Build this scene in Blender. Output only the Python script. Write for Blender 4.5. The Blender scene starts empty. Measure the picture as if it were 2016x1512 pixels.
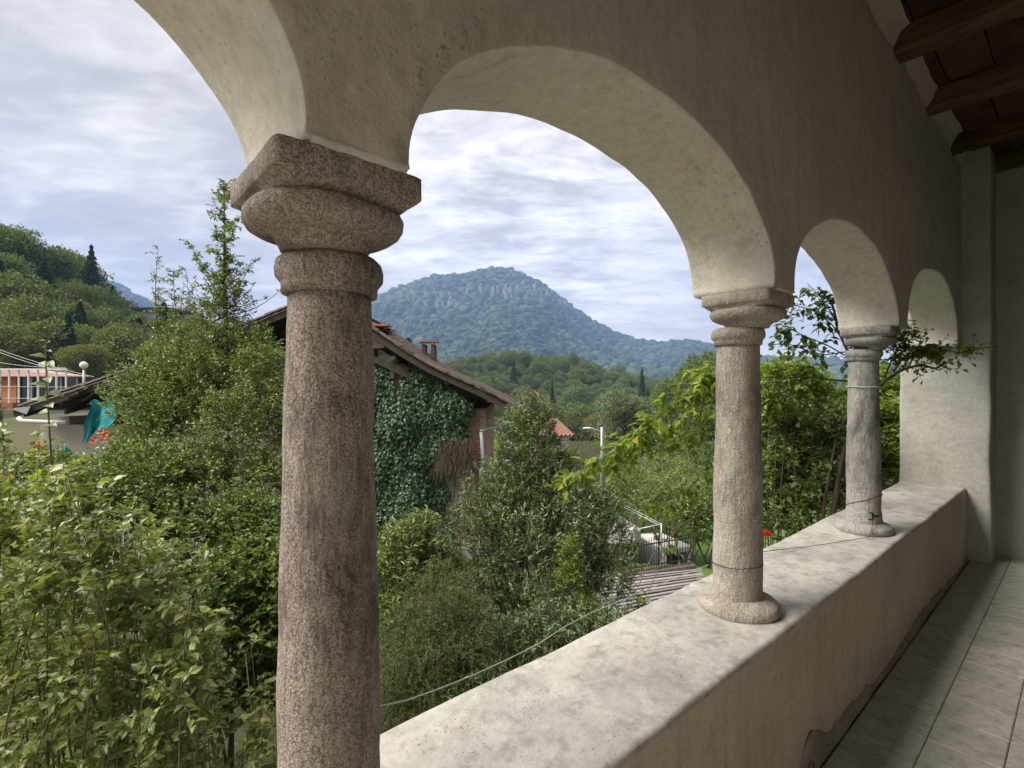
import bpy, math, random
import numpy as np
from mathutils import Vector, Matrix, noise as mnoise
R = math.radians
random.seed(7)
sc = bpy.context.scene
C = sc.collection
# ------------------------------------------------------------------ camera, sky, sun, exposure
EYE = 5.0                      # eye height above the garden; the loggia is one storey up
cam_d = bpy.data.cameras.new('camera')
cam_d.sensor_width = 36; cam_d.lens = 17.857; cam_d.shift_y = 9 / 2016
cam_d.clip_start = .05; cam_d.clip_end = 12000
cam = bpy.data.objects.new('camera', cam_d); C.objects.link(cam)
cam.location = (0, 0, EYE); cam.rotation_euler = (R(90), 0, 0)
sc.camera = cam
sc.view_settings.view_transform = 'Standard'; sc.view_settings.look = 'None'
sc.view_settings.gamma = 1; sc.view_settings.use_curve_mapping = False
sc.view_settings.exposure = 1.95
sc.cycles.use_denoising = True
sc.cycles.max_bounces = 8; sc.cycles.diffuse_bounces = 6; sc.cycles.volume_bounces = 1
sc.cycles.transparent_max_bounces = 8
SUN_EL, SUN_AZ = 50, -108         # azimuth from +Y, negative = to the left
SD = Vector((math.sin(R(SUN_AZ)) * math.cos(R(SUN_EL)), math.cos(R(SUN_AZ)) * math.cos(R(SUN_EL)), math.sin(R(SUN_EL))))
sun_d = bpy.data.lights.new('sun', 'SUN'); sun_d.energy = 2.3; sun_d.angle = R(46); sun_d.color = (1, .95, .86)
sun = bpy.data.objects.new('sun', sun_d); C.objects.link(sun)
sun.rotation_euler = SD.to_track_quat('Z', 'Y').to_euler()

class NT:
    """small helper around a node tree"""
    def __init__(s, tree): s.t = tree; s.n = tree.nodes; s.l = tree.links
    def new(s, typ, **kw):
        n = s.n.new(typ)
        for k, v in kw.items():
            if k.startswith('i_'):
                key = k[2:].replace('_', ' ')
                n.inputs[int(key) if key.isdigit() else key].default_value = v
            else: setattr(n, k, v)
        return n
    def put(s, node, sock, v):
        i = node.inputs[sock]
        if isinstance(v, bpy.types.NodeSocket): s.l.new(v, i)
        else: i.default_value = v
    def math(s, op, a, b=None, clamp=False):
        n = s.new('ShaderNodeMath', operation=op, use_clamp=clamp); s.put(n, 0, a)
        if b is not None: s.put(n, 1, b)
        return n.outputs[0]
    def mapr(s, v, a, b, c=0., d=1.):
        n = s.new('ShaderNodeMapRange'); s.put(n, 0, v)
        for i, x in enumerate((a, b, c, d)): n.inputs[i + 1].default_value = x
        return n.outputs[0]
    def mix(s, f, a, b, blend='MIX'):
        n = s.new('ShaderNodeMix', data_type='RGBA', blend_type=blend)
        s.put(n, 0, f)
        for k, v in ((6, a), (7, b)):
            if isinstance(v, bpy.types.NodeSocket): s.l.new(v, n.inputs[k])
            else: n.inputs[k].default_value = (*v, 1) if len(v) == 3 else v
        return n.outputs[2]
    def scale(s, vec, sc_):
        n = s.new('ShaderNodeMapping'); s.l.new(vec, n.inputs[0]); n.inputs['Scale'].default_value = sc_
        return n.outputs[0]
    def noise(s, vec, scale, detail=4, rough=.55, dist=0):
        n = s.new('ShaderNodeTexNoise'); s.l.new(vec, n.inputs['Vector'])
        n.inputs['Scale'].default_value = scale; n.inputs['Detail'].default_value = detail
        n.inputs['Roughness'].default_value = rough; n.inputs['Distortion'].default_value = dist
        return n.outputs['Fac']

world = bpy.data.worlds.new('World'); sc.world = world; world.use_nodes = True
W = NT(world.node_tree); W.n.clear()
out = W.new('ShaderNodeOutputWorld'); bg = W.new('ShaderNodeBackground')
bg.inputs['Strength'].default_value = .047
sky = W.new('ShaderNodeTexSky', sky_type='NISHITA', sun_disc=False, sun_elevation=R(SUN_EL), sun_rotation=R(SUN_AZ))
gen = W.new('ShaderNodeTexCoord').outputs['Generated']
sep = W.new('ShaderNodeSeparateXYZ'); W.l.new(gen, sep.inputs[0])
zc = W.math('MAXIMUM', sep.outputs[2], 0.0)
den = W.math('ADD', zc, .16)
cx_ = W.math('DIVIDE', sep.outputs[0], den); cy_ = W.math('DIVIDE', sep.outputs[1], den)
cmb = W.new('ShaderNodeCombineXYZ'); W.l.new(cx_, cmb.inputs[0]); W.l.new(cy_, cmb.inputs[1])
rotm = W.new('ShaderNodeMapping'); W.l.new(cmb.outputs[0], rotm.inputs[0]); rotm.inputs['Rotation'].default_value = (0, 0, R(-14)); rotm.inputs['Scale'].default_value = (.75, 1.35, 1)
big = W.noise(rotm.outputs[0], .9, 3, .5, .4)
fine = W.noise(rotm.outputs[0], 2.6, 7, .6, .5)
rip = W.noise(rotm.outputs[0], 8.5, 5, .6, .8)
cl = W.math('ADD', W.math('ADD', W.math('MULTIPLY', big, .6), W.math('MULTIPLY', fine, .72)), W.math('MULTIPLY', rip, .36))
cl = W.math('SUBTRACT', cl, .27)
ramp = W.new('ShaderNodeValToRGB'); W.l.new(cl, ramp.inputs[0])
el = ramp.color_ramp.elements
el[0].position = .43; el[0].color = (3.5, 3.3, 3.12, 1)
el[1].position = .74; el[1].color = (6.4, 6.0, 5.5, 1)
e = el.new(.54); e.color = (4.1, 3.85, 3.6, 1)
e = el.new(.62); e.color = (5.0, 4.7, 4.35, 1)
# the thin place in the cloud that the sun stands behind
dot = W.new('ShaderNodeVectorMath', operation='DOT_PRODUCT'); W.l.new(gen, dot.inputs[0])
gv = Vector((.0, 1, .44)).normalized(); dot.inputs[1].default_value = gv
glow = W.mapr(dot.outputs['Value'], .88, 1.0, 0, 1)
glow = W.math('POWER', glow, 2.0)
glow = W.math('MULTIPLY', glow, W.mapr(cl, .42, .72, .15, 1.4))
cloud = W.mix(W.math('MULTIPLY', glow, .45), ramp.outputs[0], (12., 11.8, 11.6))
hor = W.mapr(sep.outputs[2], 0, .2, 1, 0)
cloud = W.mix(W.math('MULTIPLY', W.math('POWER', hor, 1.5), .5), cloud, (7.0, 6.7, 6.3))
fin = W.mix(.95, sky.outputs[0], cloud)
W.l.new(fin, bg.inputs[0]); W.l.new(bg.outputs[0], out.inputs[0])

# ------------------------------------------------------------------ helpers
def tag(o, label=None, cat=None, group=None, kind=None):
    if label: o['label'] = label
    if cat: o['category'] = cat
    if group: o['group'] = group
    if kind: o['kind'] = kind
    return o
def thing(name, label, cat, loc=(0, 0, 0), rotz=0, group=None):
    o = bpy.data.objects.new(name, None); C.objects.link(o); o.empty_display_size = .1
    o.location = loc; o.rotation_euler = (0, 0, rotz)
    return tag(o, label, cat, group)
def mesh_np(name, V, faces, mats=(), smooth=False, mi=None, rnd=None):
    """faces: list of int arrays, each (n,3) or (n,4)"""
    V = np.asarray(V, dtype=np.float32).reshape(-1, 3)
    me = bpy.data.meshes.new(name)
    faces = [np.asarray(f, dtype=np.int32) for f in faces if len(f)]
    me.vertices.add(len(V)); me.vertices.foreach_set('co', V.ravel())
    if faces:
        nl = sum(f.size for f in faces); npz = sum(len(f) for f in faces)
        me.loops.add(nl); me.polygons.add(npz)
        me.loops.foreach_set('vertex_index', np.concatenate([f.ravel() for f in faces]))
        tot = np.concatenate([np.full(len(f), f.shape[1], np.int32) for f in faces])
        st = np.concatenate([[0], np.cumsum(tot)[:-1]]).astype(np.int32)
        me.polygons.foreach_set('loop_start', st); me.polygons.foreach_set('loop_total', tot)
        if mi is not None: me.polygons.foreach_set('material_index', np.asarray(mi, dtype=np.int32))
        me.polygons.foreach_set('use_smooth', np.full(npz, bool(smooth)))
    if rnd is not None:
        a = me.attributes.new('rnd', 'FLOAT', 'POINT'); a.data.foreach_set('value', np.asarray(rnd, dtype=np.float32))
    for m in mats: me.materials.append(m)
    me.update(); me.validate()
    return me
def link(name, me, parent=None, loc=None, rotz=0):
    o = bpy.data.objects.new(name, me); C.objects.link(o)
    if loc is not None: o.location = loc
    if rotz: o.rotation_euler = (0, 0, rotz)
    if parent: o.parent = parent
    return o
class MB:
    """collects shapes, builds one mesh"""
    def __init__(s): s.V = []; s.F3 = []; s.F4 = []; s.n = 0
    def add(s, V, F3=(), F4=()):
        V = np.asarray(V, float).reshape(-1, 3)
        if len(F3): s.F3.append(np.asarray(F3) + s.n)
        if len(F4): s.F4.append(np.asarray(F4) + s.n)
        s.V.append(V); s.n += len(V); return s
    def box(s, a, b, rot=None, cen=None, bev=0):
        a = np.array(a, float); b = np.array(b, float)
        V = np.array([[(a, b)[i][0], (a, b)[j][1], (a, b)[k][2]] for k in (0, 1) for j in (0, 1) for i in (0, 1)])
        F = [[0, 2, 3, 1], [4, 5, 7, 6], [0, 1, 5, 4], [2, 6, 7, 3], [0, 4, 6, 2], [1, 3, 7, 5]]
        if rot is not None: V = V @ np.array(rot).T
        if cen is not None: V = V + np.array(cen)
        return s.add(V, F4=F)
    def hexa(s, P):
        """8 points: bottom ring 4, top ring 4"""
        return s.add(P, F4=[[0, 3, 2, 1], [4, 5, 6, 7], [0, 1, 5, 4], [1, 2, 6, 5], [2, 3, 7, 6], [3, 0, 4, 7]])
    def bar(s, p, q, w, h=None, up=(0, 0, 1)):
        h = h or w; p = np.array(p, float); q = np.array(q, float); d = q - p; d /= np.linalg.norm(d)
        a = np.cross(d, up); 
        if np.linalg.norm(a) < 1e-3: a = np.cross(d, (1, 0, 0))
        a /= np.linalg.norm(a); b = np.cross(a, d)
        r = [(-a * w - b * h) / 2, (a * w - b * h) / 2, (a * w + b * h) / 2, (-a * w + b * h) / 2]
        return s.hexa([p + x for x in r] + [q + x for x in r])
    def tube(s, pts, rad, k=6, cap=True):
        P = np.array(pts, float); n = len(P)
        if np.isscalar(rad): rad = [rad] * n
        rad = np.array(rad, float)
        T = np.gradient(P, axis=0); T /= np.linalg.norm(T, axis=1)[:, None] + 1e-9
        ref = np.array([0, 0, 1.]) if abs(T[0][2]) < .9 else np.array([1., 0, 0])
        V = []
        for i in range(n):
            a = np.cross(T[i], ref); a /= np.linalg.norm(a) + 1e-9; b = np.cross(T[i], a); ref = np.cross(a, T[i]) if i else ref
            ref = -b if False else ref
            th = np.arange(k) * 2 * math.pi / k
            V.append(P[i] + rad[i] * (np.cos(th)[:, None] * a + np.sin(th)[:, None] * b))
        V = np.concatenate(V)
        F = [[i * k + j, i * k + (j + 1) % k, (i + 1) * k + (j + 1) % k, (i + 1) * k + j] for i in range(n - 1) for j in range(k)]
        F3 = []
        if cap:
            V = np.concatenate([V, P[:1], P[-1:]]); c0, c1 = n * k, n * k + 1
            F3 = [[c0, (j + 1) % k, j] for j in range(k)] + [[c1, (n - 1) * k + j, (n - 1) * k + (j + 1) % k] for j in range(k)]
        return s.add(V, F3, F)
    def lathe(s, prof, k=48, cen=(0, 0, 0), cap=True):
        """prof: (z, a, b, exponent) superellipse rings"""
        th = np.arange(k) * 2 * math.pi / k; V = []
        for (z, a, b, e) in prof:
            c, sn = np.cos(th), np.sin(th)
            r = 1 / ((abs(c) / a) ** e + (abs(sn) / b) ** e) ** (1 / e)
            V.append(np.stack([r * c, r * sn, np.full(k, z)], 1))
        n = len(prof); V = np.concatenate(V + [np.array([[0, 0, prof[0][0]], [0, 0, prof[-1][0]]])]) + np.array(cen)
        F = [[i * k + j, i * k + (j + 1) % k, (i + 1) * k + (j + 1) % k, (i + 1) * k + j] for i in range(n - 1) for j in range(k)]
        F3 = []
        if cap: F3 = [[n * k, (j + 1) % k, j] for j in range(k)] + [[n * k + 1, (n - 1) * k + j, (n - 1) * k + (j + 1) % k] for j in range(k)]
        return s.add(V, F3, F)
    def grid(s, P):
        """P: (n,m,3)"""
        n, m = P.shape[:2]; i, j = np.meshgrid(np.arange(n - 1), np.arange(m - 1), indexing='ij'); a = (i * m + j).ravel()
        return s.add(P.reshape(-1, 3), F4=np.stack([a, a + 1, a + m + 1, a + m], 1))
    def build(s, name, mat, parent=None, smooth=False, off=(0, 0, 0)):
        V = np.concatenate(s.V) - np.array(off, float)
        fs = []
        if s.F4: fs.append(np.concatenate(s.F4))
        if s.F3: fs.append(np.concatenate(s.F3))
        me = mesh_np(name, V, fs, mat if isinstance(mat, (list, tuple)) else [mat], smooth)
        return link(name, me, parent)
def top(name, mb, mat, label, cat, base, group=None, smooth=False):
    """a thing that is one mesh, with its origin at its base"""
    o = mb.build(name, mat, None, smooth, base); o.location = base
    return tag(o, label, cat, group)
def P(px, py, z):
    """the place a ray through a photo pixel reaches at depth z"""
    return np.array([(px - 1008) / 1000 * z, z, EYE + (765 - py) / 1000 * z])
def nz(V, scale, amp, seed=0, vec=False):
    """displace vertices by smooth noise"""
    V = np.array(V, float)
    for i in range(len(V)):
        p = Vector(V[i] * scale) + Vector((seed * 7.3, seed * 3.1, seed))
        V[i] += np.array(mnoise.noise_vector(p)) * amp
    return V

# ------------------------------------------------------------------ materials
def base_mat(name):
    m = bpy.data.materials.new(name); m.use_nodes = True
    t = NT(m.node_tree); t.n.clear()
    o = t.new('ShaderNodeOutputMaterial'); b = t.new('ShaderNodeBsdfPrincipled')
    t.l.new(b.outputs[0], o.inputs[0]); t.o = o; t.b = b
    t.pos = t.new('ShaderNodeTexCoord').outputs['Object']
    return m, t
def finish(t, col, rough=.8, bump=None, strength=.3, dist=.01, spec=.3):
    if isinstance(col, (tuple, list)): t.b.inputs['Base Color'].default_value = (*col, 1)
    else: t.l.new(col, t.b.inputs['Base Color'])
    t.put(t.b, 'Roughness', rough); t.b.inputs['Specular IOR Level'].default_value = spec
    if bump is not None:
        n = t.new('ShaderNodeBump'); n.inputs['Strength'].default_value = strength; n.inputs['Distance'].default_value = dist
        t.l.new(bump, n.inputs['Height']); t.l.new(n.outputs[0], t.b.inputs['Normal'])
def plaster(name, c1, c2, cs, vert=1, streak=.35, scale=1, speck=.5, bump=.5, rough=.85, stain=(.25, .2, .15), stain_amt=.25):
    m, t = base_mat(name)
    v = t.pos; sv = t.scale(v, (1, 1, .22) if vert else (1, 1, 1))
    a = t.mapr(t.noise(v, 1.6 * scale, 5, .6, .3), .35, .68)
    col = t.mix(a, c1, c2)
    s = t.mapr(t.noise(sv, 7 * scale, 5, .6), .5, .72)
    col = t.mix(t.math('MULTIPLY', s, streak), col, cs)
    st = t.mapr(t.noise(v, 3.1 * scale, 6, .7, .6), .6, .75)
    col = t.mix(t.math('MULTIPLY', st, stain_amt), col, stain)
    sp = t.mapr(t.noise(v, 75 * scale, 2, .5), .635, .70)
    gate = t.mapr(t.noise(v, 4.3 * scale, 2), .45, .65)
    col = t.mix(t.math('MULTIPLY', t.math('MULTIPLY', sp, gate), speck), col, (.07, .06, .05))
    vo = t.new('ShaderNodeTexVoronoi', feature='DISTANCE_TO_EDGE'); wv = t.new('ShaderNodeVectorMath', operation='ADD')
    nn = t.new('ShaderNodeTexNoise'); t.l.new(v, nn.inputs['Vector']); nn.inputs['Scale'].default_value = 3.5; nn.inputs['Detail'].default_value = 6; nn.inputs['Roughness'].default_value = .65
    t.l.new(v, wv.inputs[0]); t.l.new(nn.outputs['Color'], wv.inputs[1]); t.l.new(wv.outputs[0], vo.inputs['Vector']); vo.inputs['Scale'].default_value = 1.1
    crk = t.math('MULTIPLY', t.mapr(vo.outputs['Distance'], .0, .006, 1, 0), t.mapr(t.noise(v, 1.3, 3), .54, .62))
    col = t.mix(t.math('MULTIPLY', crk, .55), col, (.08, .065, .05))
    drip = t.mapr(t.noise(t.scale(v, (1, 1, .09 if vert else .6)), 13, 4, .6), .56, .72)
    col = t.mix(t.math('MULTIPLY', t.math('MULTIPLY', drip, t.mapr(t.noise(v, 1.1, 3), .42, .62)), .42), col, stain)
    pale = t.mapr(t.noise(v, 5.5, 5, .65, .8), .57, .66)
    col = t.mix(t.math('MULTIPLY', pale, .28), col, tuple(min(.75, x * 1.25) for x in c1))
    fine = t.mapr(t.noise(v, 30, 4, .7), .3, .7, .86, 1.1)
    mul = t.new('ShaderNodeVectorMath', operation='SCALE'); t.l.new(col, mul.inputs[0]); t.l.new(fine, mul.inputs['Scale'])
    h = t.math('ADD', t.math('MULTIPLY', t.noise(v, 9, 5, .6), 1.0), t.math('MULTIPLY', t.noise(v, 90, 4, .7), .22))
    h = t.math('SUBTRACT', h, t.math('MULTIPLY', sp, .12))
    finish(t, mul.outputs[0], rough, h, bump, .02)
    return m
def granite(name, dark, mid, light, stain, stain_amt=.8, seed=0.):
    m, t = base_mat(name)
    mp = t.new('ShaderNodeMapping'); t.l.new(t.pos, mp.inputs[0]); mp.inputs['Location'].default_value = (seed, seed * 2, seed)
    v = mp.outputs[0]
    g = t.noise(v, 230, 3, .75)
    r = t.new('ShaderNodeValToRGB'); t.l.new(g, r.inputs[0]); e = r.color_ramp.elements
    e[0].position = .36; e[0].color = (*dark, 1); e[1].position = .64; e[1].color = (*light, 1)
    x = e.new(.47); x.color = (*mid, 1)
    vo = t.new('ShaderNodeTexVoronoi'); t.l.new(v, vo.inputs['Vector']); vo.inputs['Scale'].default_value = 330
    cell = t.new('ShaderNodeSeparateColor'); t.l.new(vo.outputs['Color'], cell.inputs[0])
    col = t.mix(t.math('MULTIPLY', t.mapr(cell.outputs[0], .78, .8), .75), r.outputs[0], dark)
    col = t.mix(t.math('MULTIPLY', t.mapr(cell.outputs[1], .86, .88), .6), col, light)
    sv = t.scale(v, (1, 1, .55))
    s = t.mapr(t.noise(sv, 3.6, 6, .7, .6), .50, .66)
    col = t.mix(t.math('MULTIPLY', s, stain_amt), col, stain)
    sb = t.mapr(t.noise(sv, 2.1, 5, .6, .8), .54, .64)
    col = t.mix(t.math('MULTIPLY', sb, stain_amt * .75), col, stain)
    s3 = t.mapr(t.noise(sv, 11, 4, .6, .3), .6, .72)
    col = t.mix(t.math('MULTIPLY', s3, stain_amt * .6), col, stain)
    s2 = t.mapr(t.noise(v, 3.3, 4, .6), .5, .7)
    col = t.mix(t.math('MULTIPLY', s2, .3), col, (.5, .46, .4))
    vs = t.noise(t.scale(v, (1, 1, .18)), 95, 4, .65)
    col = t.mix(t.math('MULTIPLY', t.mapr(vs, .5, .68), .35), col, light)
    col = t.mix(t.math('MULTIPLY', t.mapr(vs, .48, .34), .35), col, stain)
    h = t.math('ADD', t.noise(v, 120, 4, .7), t.math('MULTIPLY', t.noise(v, 22, 4, .6), 1.6))
    h = t.math('ADD', h, t.math('MULTIPLY', vs, .8))
    finish(t, col, .82, h, .9, .008, .35)
    return m
def simple(name, c, rough=.7, var=.25, scale=8, bump=.2, metallic=0, spec=.3, stretch=(1, 1, 1), c2=None):
    m, t = base_mat(name)
    v = t.scale(t.pos, stretch); n = t.noise(v, scale, 5, .65)
    c2 = c2 or tuple(x * (1 - var * 2) for x in c)
    oi = t.new('ShaderNodeObjectInfo')
    f = t.math('ADD', t.math('MULTIPLY', t.mapr(n, .3, .7), .7), t.math('MULTIPLY', oi.outputs['Random'], .5), clamp=True)
    finish(t, t.mix(f, c, c2), rough, t.noise(v, scale * 6, 4, .6), bump, .01, spec)
    t.b.inputs['Metallic'].default_value = metallic
    return m
def leafmat(name, cols, rough=.45, trans=.35, spec=.35, back=None):
    """cols: dark, mid, bright; each leaf picks its own tone"""
    m, t = base_mat(name)
    at = t.new('ShaderNodeAttribute', attribute_name='rnd')
    oi = t.new('ShaderNodeObjectInfo')
    f = t.math('FRACT', t.math('ADD', at.outputs['Fac'], t.math('MULTIPLY', oi.outputs['Random'], .999)))
    r = t.new('ShaderNodeValToRGB'); t.l.new(f, r.inputs[0]); e = r.color_ramp.elements
    e[0].position = 0; e[0].color = (*cols[0], 1); e[1].position = 1; e[1].color = (*cols[2], 1)
    x = e.new(.5); x.color = (*cols[1], 1)
    col = r.outputs[0]
    if len(cols) > 3:
        col = t.mix(t.mapr(t.math('FRACT', t.math('MULTIPLY', f, 17.3)), .96, .975), col, cols[3])
    t.l.new(col, t.b.inputs['Base Color']); t.b.inputs['Roughness'].default_value = rough
    t.b.inputs['Specular IOR Level'].default_value = spec
    tr = t.new('ShaderNodeBsdfTranslucent')
    t.l.new(t.mix(1, col, (1.5, 1.5, .55), 'MULTIPLY'), tr.inputs[0])
    mx = t.new('ShaderNodeMixShader'); mx.inputs[0].default_value = trans
    t.l.new(t.b.outputs[0], mx.inputs[1]); t.l.new(tr.outputs[0], mx.inputs[2]); t.l.new(mx.outputs[0], t.o.inputs[0])
    return m
M = {}
M['wall'] = plaster('wall_plaster', (.58, .525, .455), (.50, .45, .39), (.39, .355, .31), 1, .4, speck=.6)
M['soffit'] = plaster('soffit_plaster', (.74, .70, .62), (.66, .62, .54), (.50, .46, .40), 0, .3, speck=.5, stain_amt=.15)
M['parapet_top'] = plaster('parapet_cement', (.56, .53, .48), (.36, .345, .315), (.24, .225, .20), 0, .75, 1.9, speck=1, bump=.35, rough=.6, stain=(.30, .235, .17), stain_amt=.6)
M['parapet_side'] = plaster('parapet_plaster', (.58, .485, .38), (.48, .40, .32), (.36, .305, .245), 1, .5, speck=.6, stain=(.14, .11, .085), stain_amt=.35)
M['pier'] = plaster('pier_plaster', (.47, .46, .41), (.38, .375, .34), (.28, .27, .24), 0, .35, 1.2, speck=.5, stain_amt=.3)
M['outer'] = plaster('outer_plaster', (.5, .46, .38), (.42, .38, .32), (.3, .27, .22), 1)
M['granite1'] = granite('pink_granite', (.155, .12, .10), (.35, .28, .24), (.58, .50, .44), (.075, .055, .045), .9, 1.3)
M['granite2'] = granite('buff_granite', (.22, .19, .16), (.48, .42, .355), (.66, .60, .53), (.13, .10, .08), .5, 4.1)
M['granite3'] = granite('grey_granite', (.17, .162, .15), (.42, .405, .38), (.52, .49, .45), (.07, .065, .06), .7, 8.2)
M['beam'] = simple('old_beam_wood', (.24, .15, .09), .8, .36, 9, .7, stretch=(3, .35, 3), c2=(.055, .028, .018))
M['plank'] = simple('dark_ceiling_plank', (.13, .07, .048), .85, .38, 5, .5, c2=(.04, .022, .016))
M['tile_floor'] = plaster('floor_tile_cement', (.50, .485, .42), (.40, .385, .335), (.23, .215, .19), 0, .7, 2.2, speck=.5, bump=.3, rough=.55, stain=(.11, .09, .07), stain_amt=.6)
M['grout'] = simple('dark_joint', (.17, .15, .125), .9, .2, 20)
M['bark'] = simple('bark', (.12, .10, .075), .9, .3, 30, .4)
M['twig'] = simple('twig_bark', (.20, .16, .10), .8, .25, 40, .3)
M['twig_dark'] = simple('dark_twig_bark', (.07, .05, .04), .8, .25, 40, .3)
M['wire'] = simple('steel_wire', (.28, .27, .26), .5, .2, 60, .1, .6)
M['rust'] = simple('rusty_wire', (.12, .08, .06), .8, .2, 60, .1)
M['cable'] = simple('grey_cable', (.40, .40, .37), .6, .1, 60, .1)
M['black'] = simple('black_plastic', (.02, .02, .02), .5, .2, 60, .1)
M['iron'] = simple('black_iron', (.04, .04, .042), .6, .2, 30, .2, .4)
M['leaf_privet'] = leafmat('privet_leaves', ((.10, .135, .035), (.20, .245, .075), (.34, .37, .15), (.33, .28, .09)), .36, .33, .55)
M['leaf_green'] = leafmat('green_leaves', ((.055, .095, .022), (.12, .18, .045), (.21, .27, .075), (.27, .28, .09)), .4, .33, .45)
M['leaf_bright'] = leafmat('bright_green_leaves', ((.085, .15, .025), (.16, .24, .045), (.27, .34, .07), (.42, .36, .04)), .38, .5, .4)
M['leaf_holly'] = leafmat('holly_leaves', ((.055, .09, .022), (.13, .18, .045), (.25, .29, .09)), .35, .28, .55)
M['leaf_laurel'] = leafmat('laurel_leaves', ((.04, .075, .025), (.09, .14, .05), (.19, .24, .10)), .34, .25, .6)
M['leaf_ivy'] = leafmat('ivy_leaves', ((.02, .05, .02), (.05, .10, .045), (.10, .17, .08)), .36, .12, .5)
M['leaf_yew'] = leafmat('feathery_leaves', ((.045, .075, .018), (.10, .135, .035), (.17, .20, .055)), .6, .2, .25)
M['leaf_rose'] = leafmat('rose_leaves', ((.03, .055, .018), (.07, .115, .03), (.13, .19, .04), (.14, .06, .035)), .4, .45, .4)
M['leaf_dry'] = leafmat('dry_leaves', ((.10, .07, .04), (.17, .125, .075), (.22, .17, .11)), .7, .2, .2)
M['leaf_far'] = leafmat('far_tree_leaves', ((.05, .085, .028), (.115, .16, .055), (.20, .24, .09)), .6, .25, .25)
M['leaf_far_y'] = leafmat('yellowish_tree_leaves', ((.09, .11, .04), (.155, .17, .06), (.22, .21, .08)), .6, .25, .25)
M['leaf_willow'] = leafmat('silvery_tree_leaves', ((.09, .12, .06), (.15, .185, .10), (.21, .24, .14)), .6, .25, .25)
M['leaf_dark'] = leafmat('dark_conifer_needles', ((.022, .042, .018), (.04, .068, .028), (.07, .10, .04)), .7, .1, .2)
M['petal_red'] = simple('red_petal', (.6, .02, .015), .6, .1, 20, .1)
M['petal_orange'] = simple('orange_petal', (.6, .14, .03), .6, .1, 20, .1)
M['roof_tile'] = simple('weathered_roof_tile', (.15, .11, .09), .9, .3, 9, .4, c2=(.05, .04, .035))
M['new_tile'] = simple('orange_roof_tile', (.42, .16, .08), .85, .2, 9, .3)
M['old_wood'] = simple('grey_old_wood', (.12, .108, .092), .9, .3, 6, .4)
M['dark_wood'] = simple('dark_roof_wood', (.055, .042, .034), .9, .3, 6, .4)
M['brick'] = simple('old_brick', (.46, .25, .18), .9, .28, 14, .5, c2=(.22, .15, .12))
M['mortar'] = simple('old_mortar', (.44, .38, .32), .95, .2, 20, .5)
M['render'] = plaster('beige_render', (.38, .36, .33), (.32, .305, .28), (.24, .23, .21), 1)
M['white'] = simple('white_paint', (.62, .64, .66), .5, .06, 9, .05)
M['grey_white'] = simple('pale_stone_slab', (.58, .55, .53), .8, .08, 9, .2)
M['tarp'] = simple('turquoise_tarp', (.03, .30, .34), .5, .15, 4, .1)
M['orange_wall'] = simple('orange_render', (.55, .20, .08), .85, .08, 3, .1)
M['pink_roof'] = simple('pink_flat_roof', (.55, .33, .30), .85, .08, 3, .1)
M['dark_glass'] = simple('dark_window', (.03, .035, .04), .15, .1, 3, .02, spec=.6)
M['grey_wall'] = simple('grey_concrete', (.30, .31, .33), .85, .12, 5, .2)
M['galv'] = simple('galvanised_steel', (.45, .47, .50), .45, .1, 20, .1, .5)
M['corr'] = simple('corrugated_sheet', (.42, .395, .40), .6, .15, 6, .1)
M['red_tiles'] = simple('terracotta_roof', (.30, .155, .115), .85, .2, 9, .3)
M['soil'] = simple('soil_and_grass', (.055, .075, .025), .95, .25, 1.3, .5, c2=(.085, .065, .04))
M['grass'] = simple('mown_grass', (.10, .17, .035), .9, .15, 3, .4)
M['forest_floor'] = simple('forest_floor', (.03, .05, .02), .95, .2, .05, .4)
M['asphalt'] = simple('grey_yard', (.16, .155, .15), .9, .1, 5, .2)
def rockmat():
    m, t = base_mat('mountain_ground')
    g = t.new('ShaderNodeNewGeometry'); s = t.new('ShaderNodeSeparateXYZ'); t.l.new(g.outputs['Normal'], s.inputs[0])
    v = t.scale(t.pos, (1, 1, .25))
    n = t.noise(v, .06, 6, .7)
    rock = t.mix(t.mapr(n, .35, .65), (.10, .095, .085), (.21, .195, .175))
    finish(t, rock, .95, n, .6, 4)
    return m
M['rock'] = rockmat()
# ------------------------------------------------------------------ the loggia (local frame: x along the arcade, y outward, z up; unit d)
d = 1.1
ANG = math.atan2(.6587, .7524)
US, UC = .7524, .6587
FLOOR = EYE - 1.571 * d
def L(s, D, h): return np.array([(s * US - D * UC) * d, (s * UC + D * US) * d, EYE + h * d])
def arcade_obj(name, mb_V, faces, mats, parent, mi=None, smooth=True, org=None):
    me = mesh_np(name, mb_V, faces, mats, smooth, mi)
    return link(name, me, parent)
HALF, RISE, IMP = .795, .475, .385
ARCH = [(-.50, .78, .46), (1.245, .788, .45), (3.069, .849, .452), (5.12, .99, .53)]
WI, WO, WT = .80, 1.13, 2.36
def bottom_curve():
    pts = []; s = -1.28
    for (c, a, r) in ARCH:
        th = np.linspace(math.pi, 0, 61)
        s0 = c - a
        if s0 - s > .02:
            n = max(3, int((s0 - s) / .03))
            for x in np.linspace(s, s0, n, endpoint=False): pts.append((x, IMP))
        for t_ in th: pts.append((c + a * math.cos(t_), IMP + r * math.sin(t_)))
        s = c + a + .001
    pts.append((6.25, IMP))
    # the wall before the first arch comes down to the parapet
    return [(-1.9, IMP), (-1.6, IMP), (-1.4, IMP)] + pts
bc = bottom_curve()
rows = []
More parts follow.
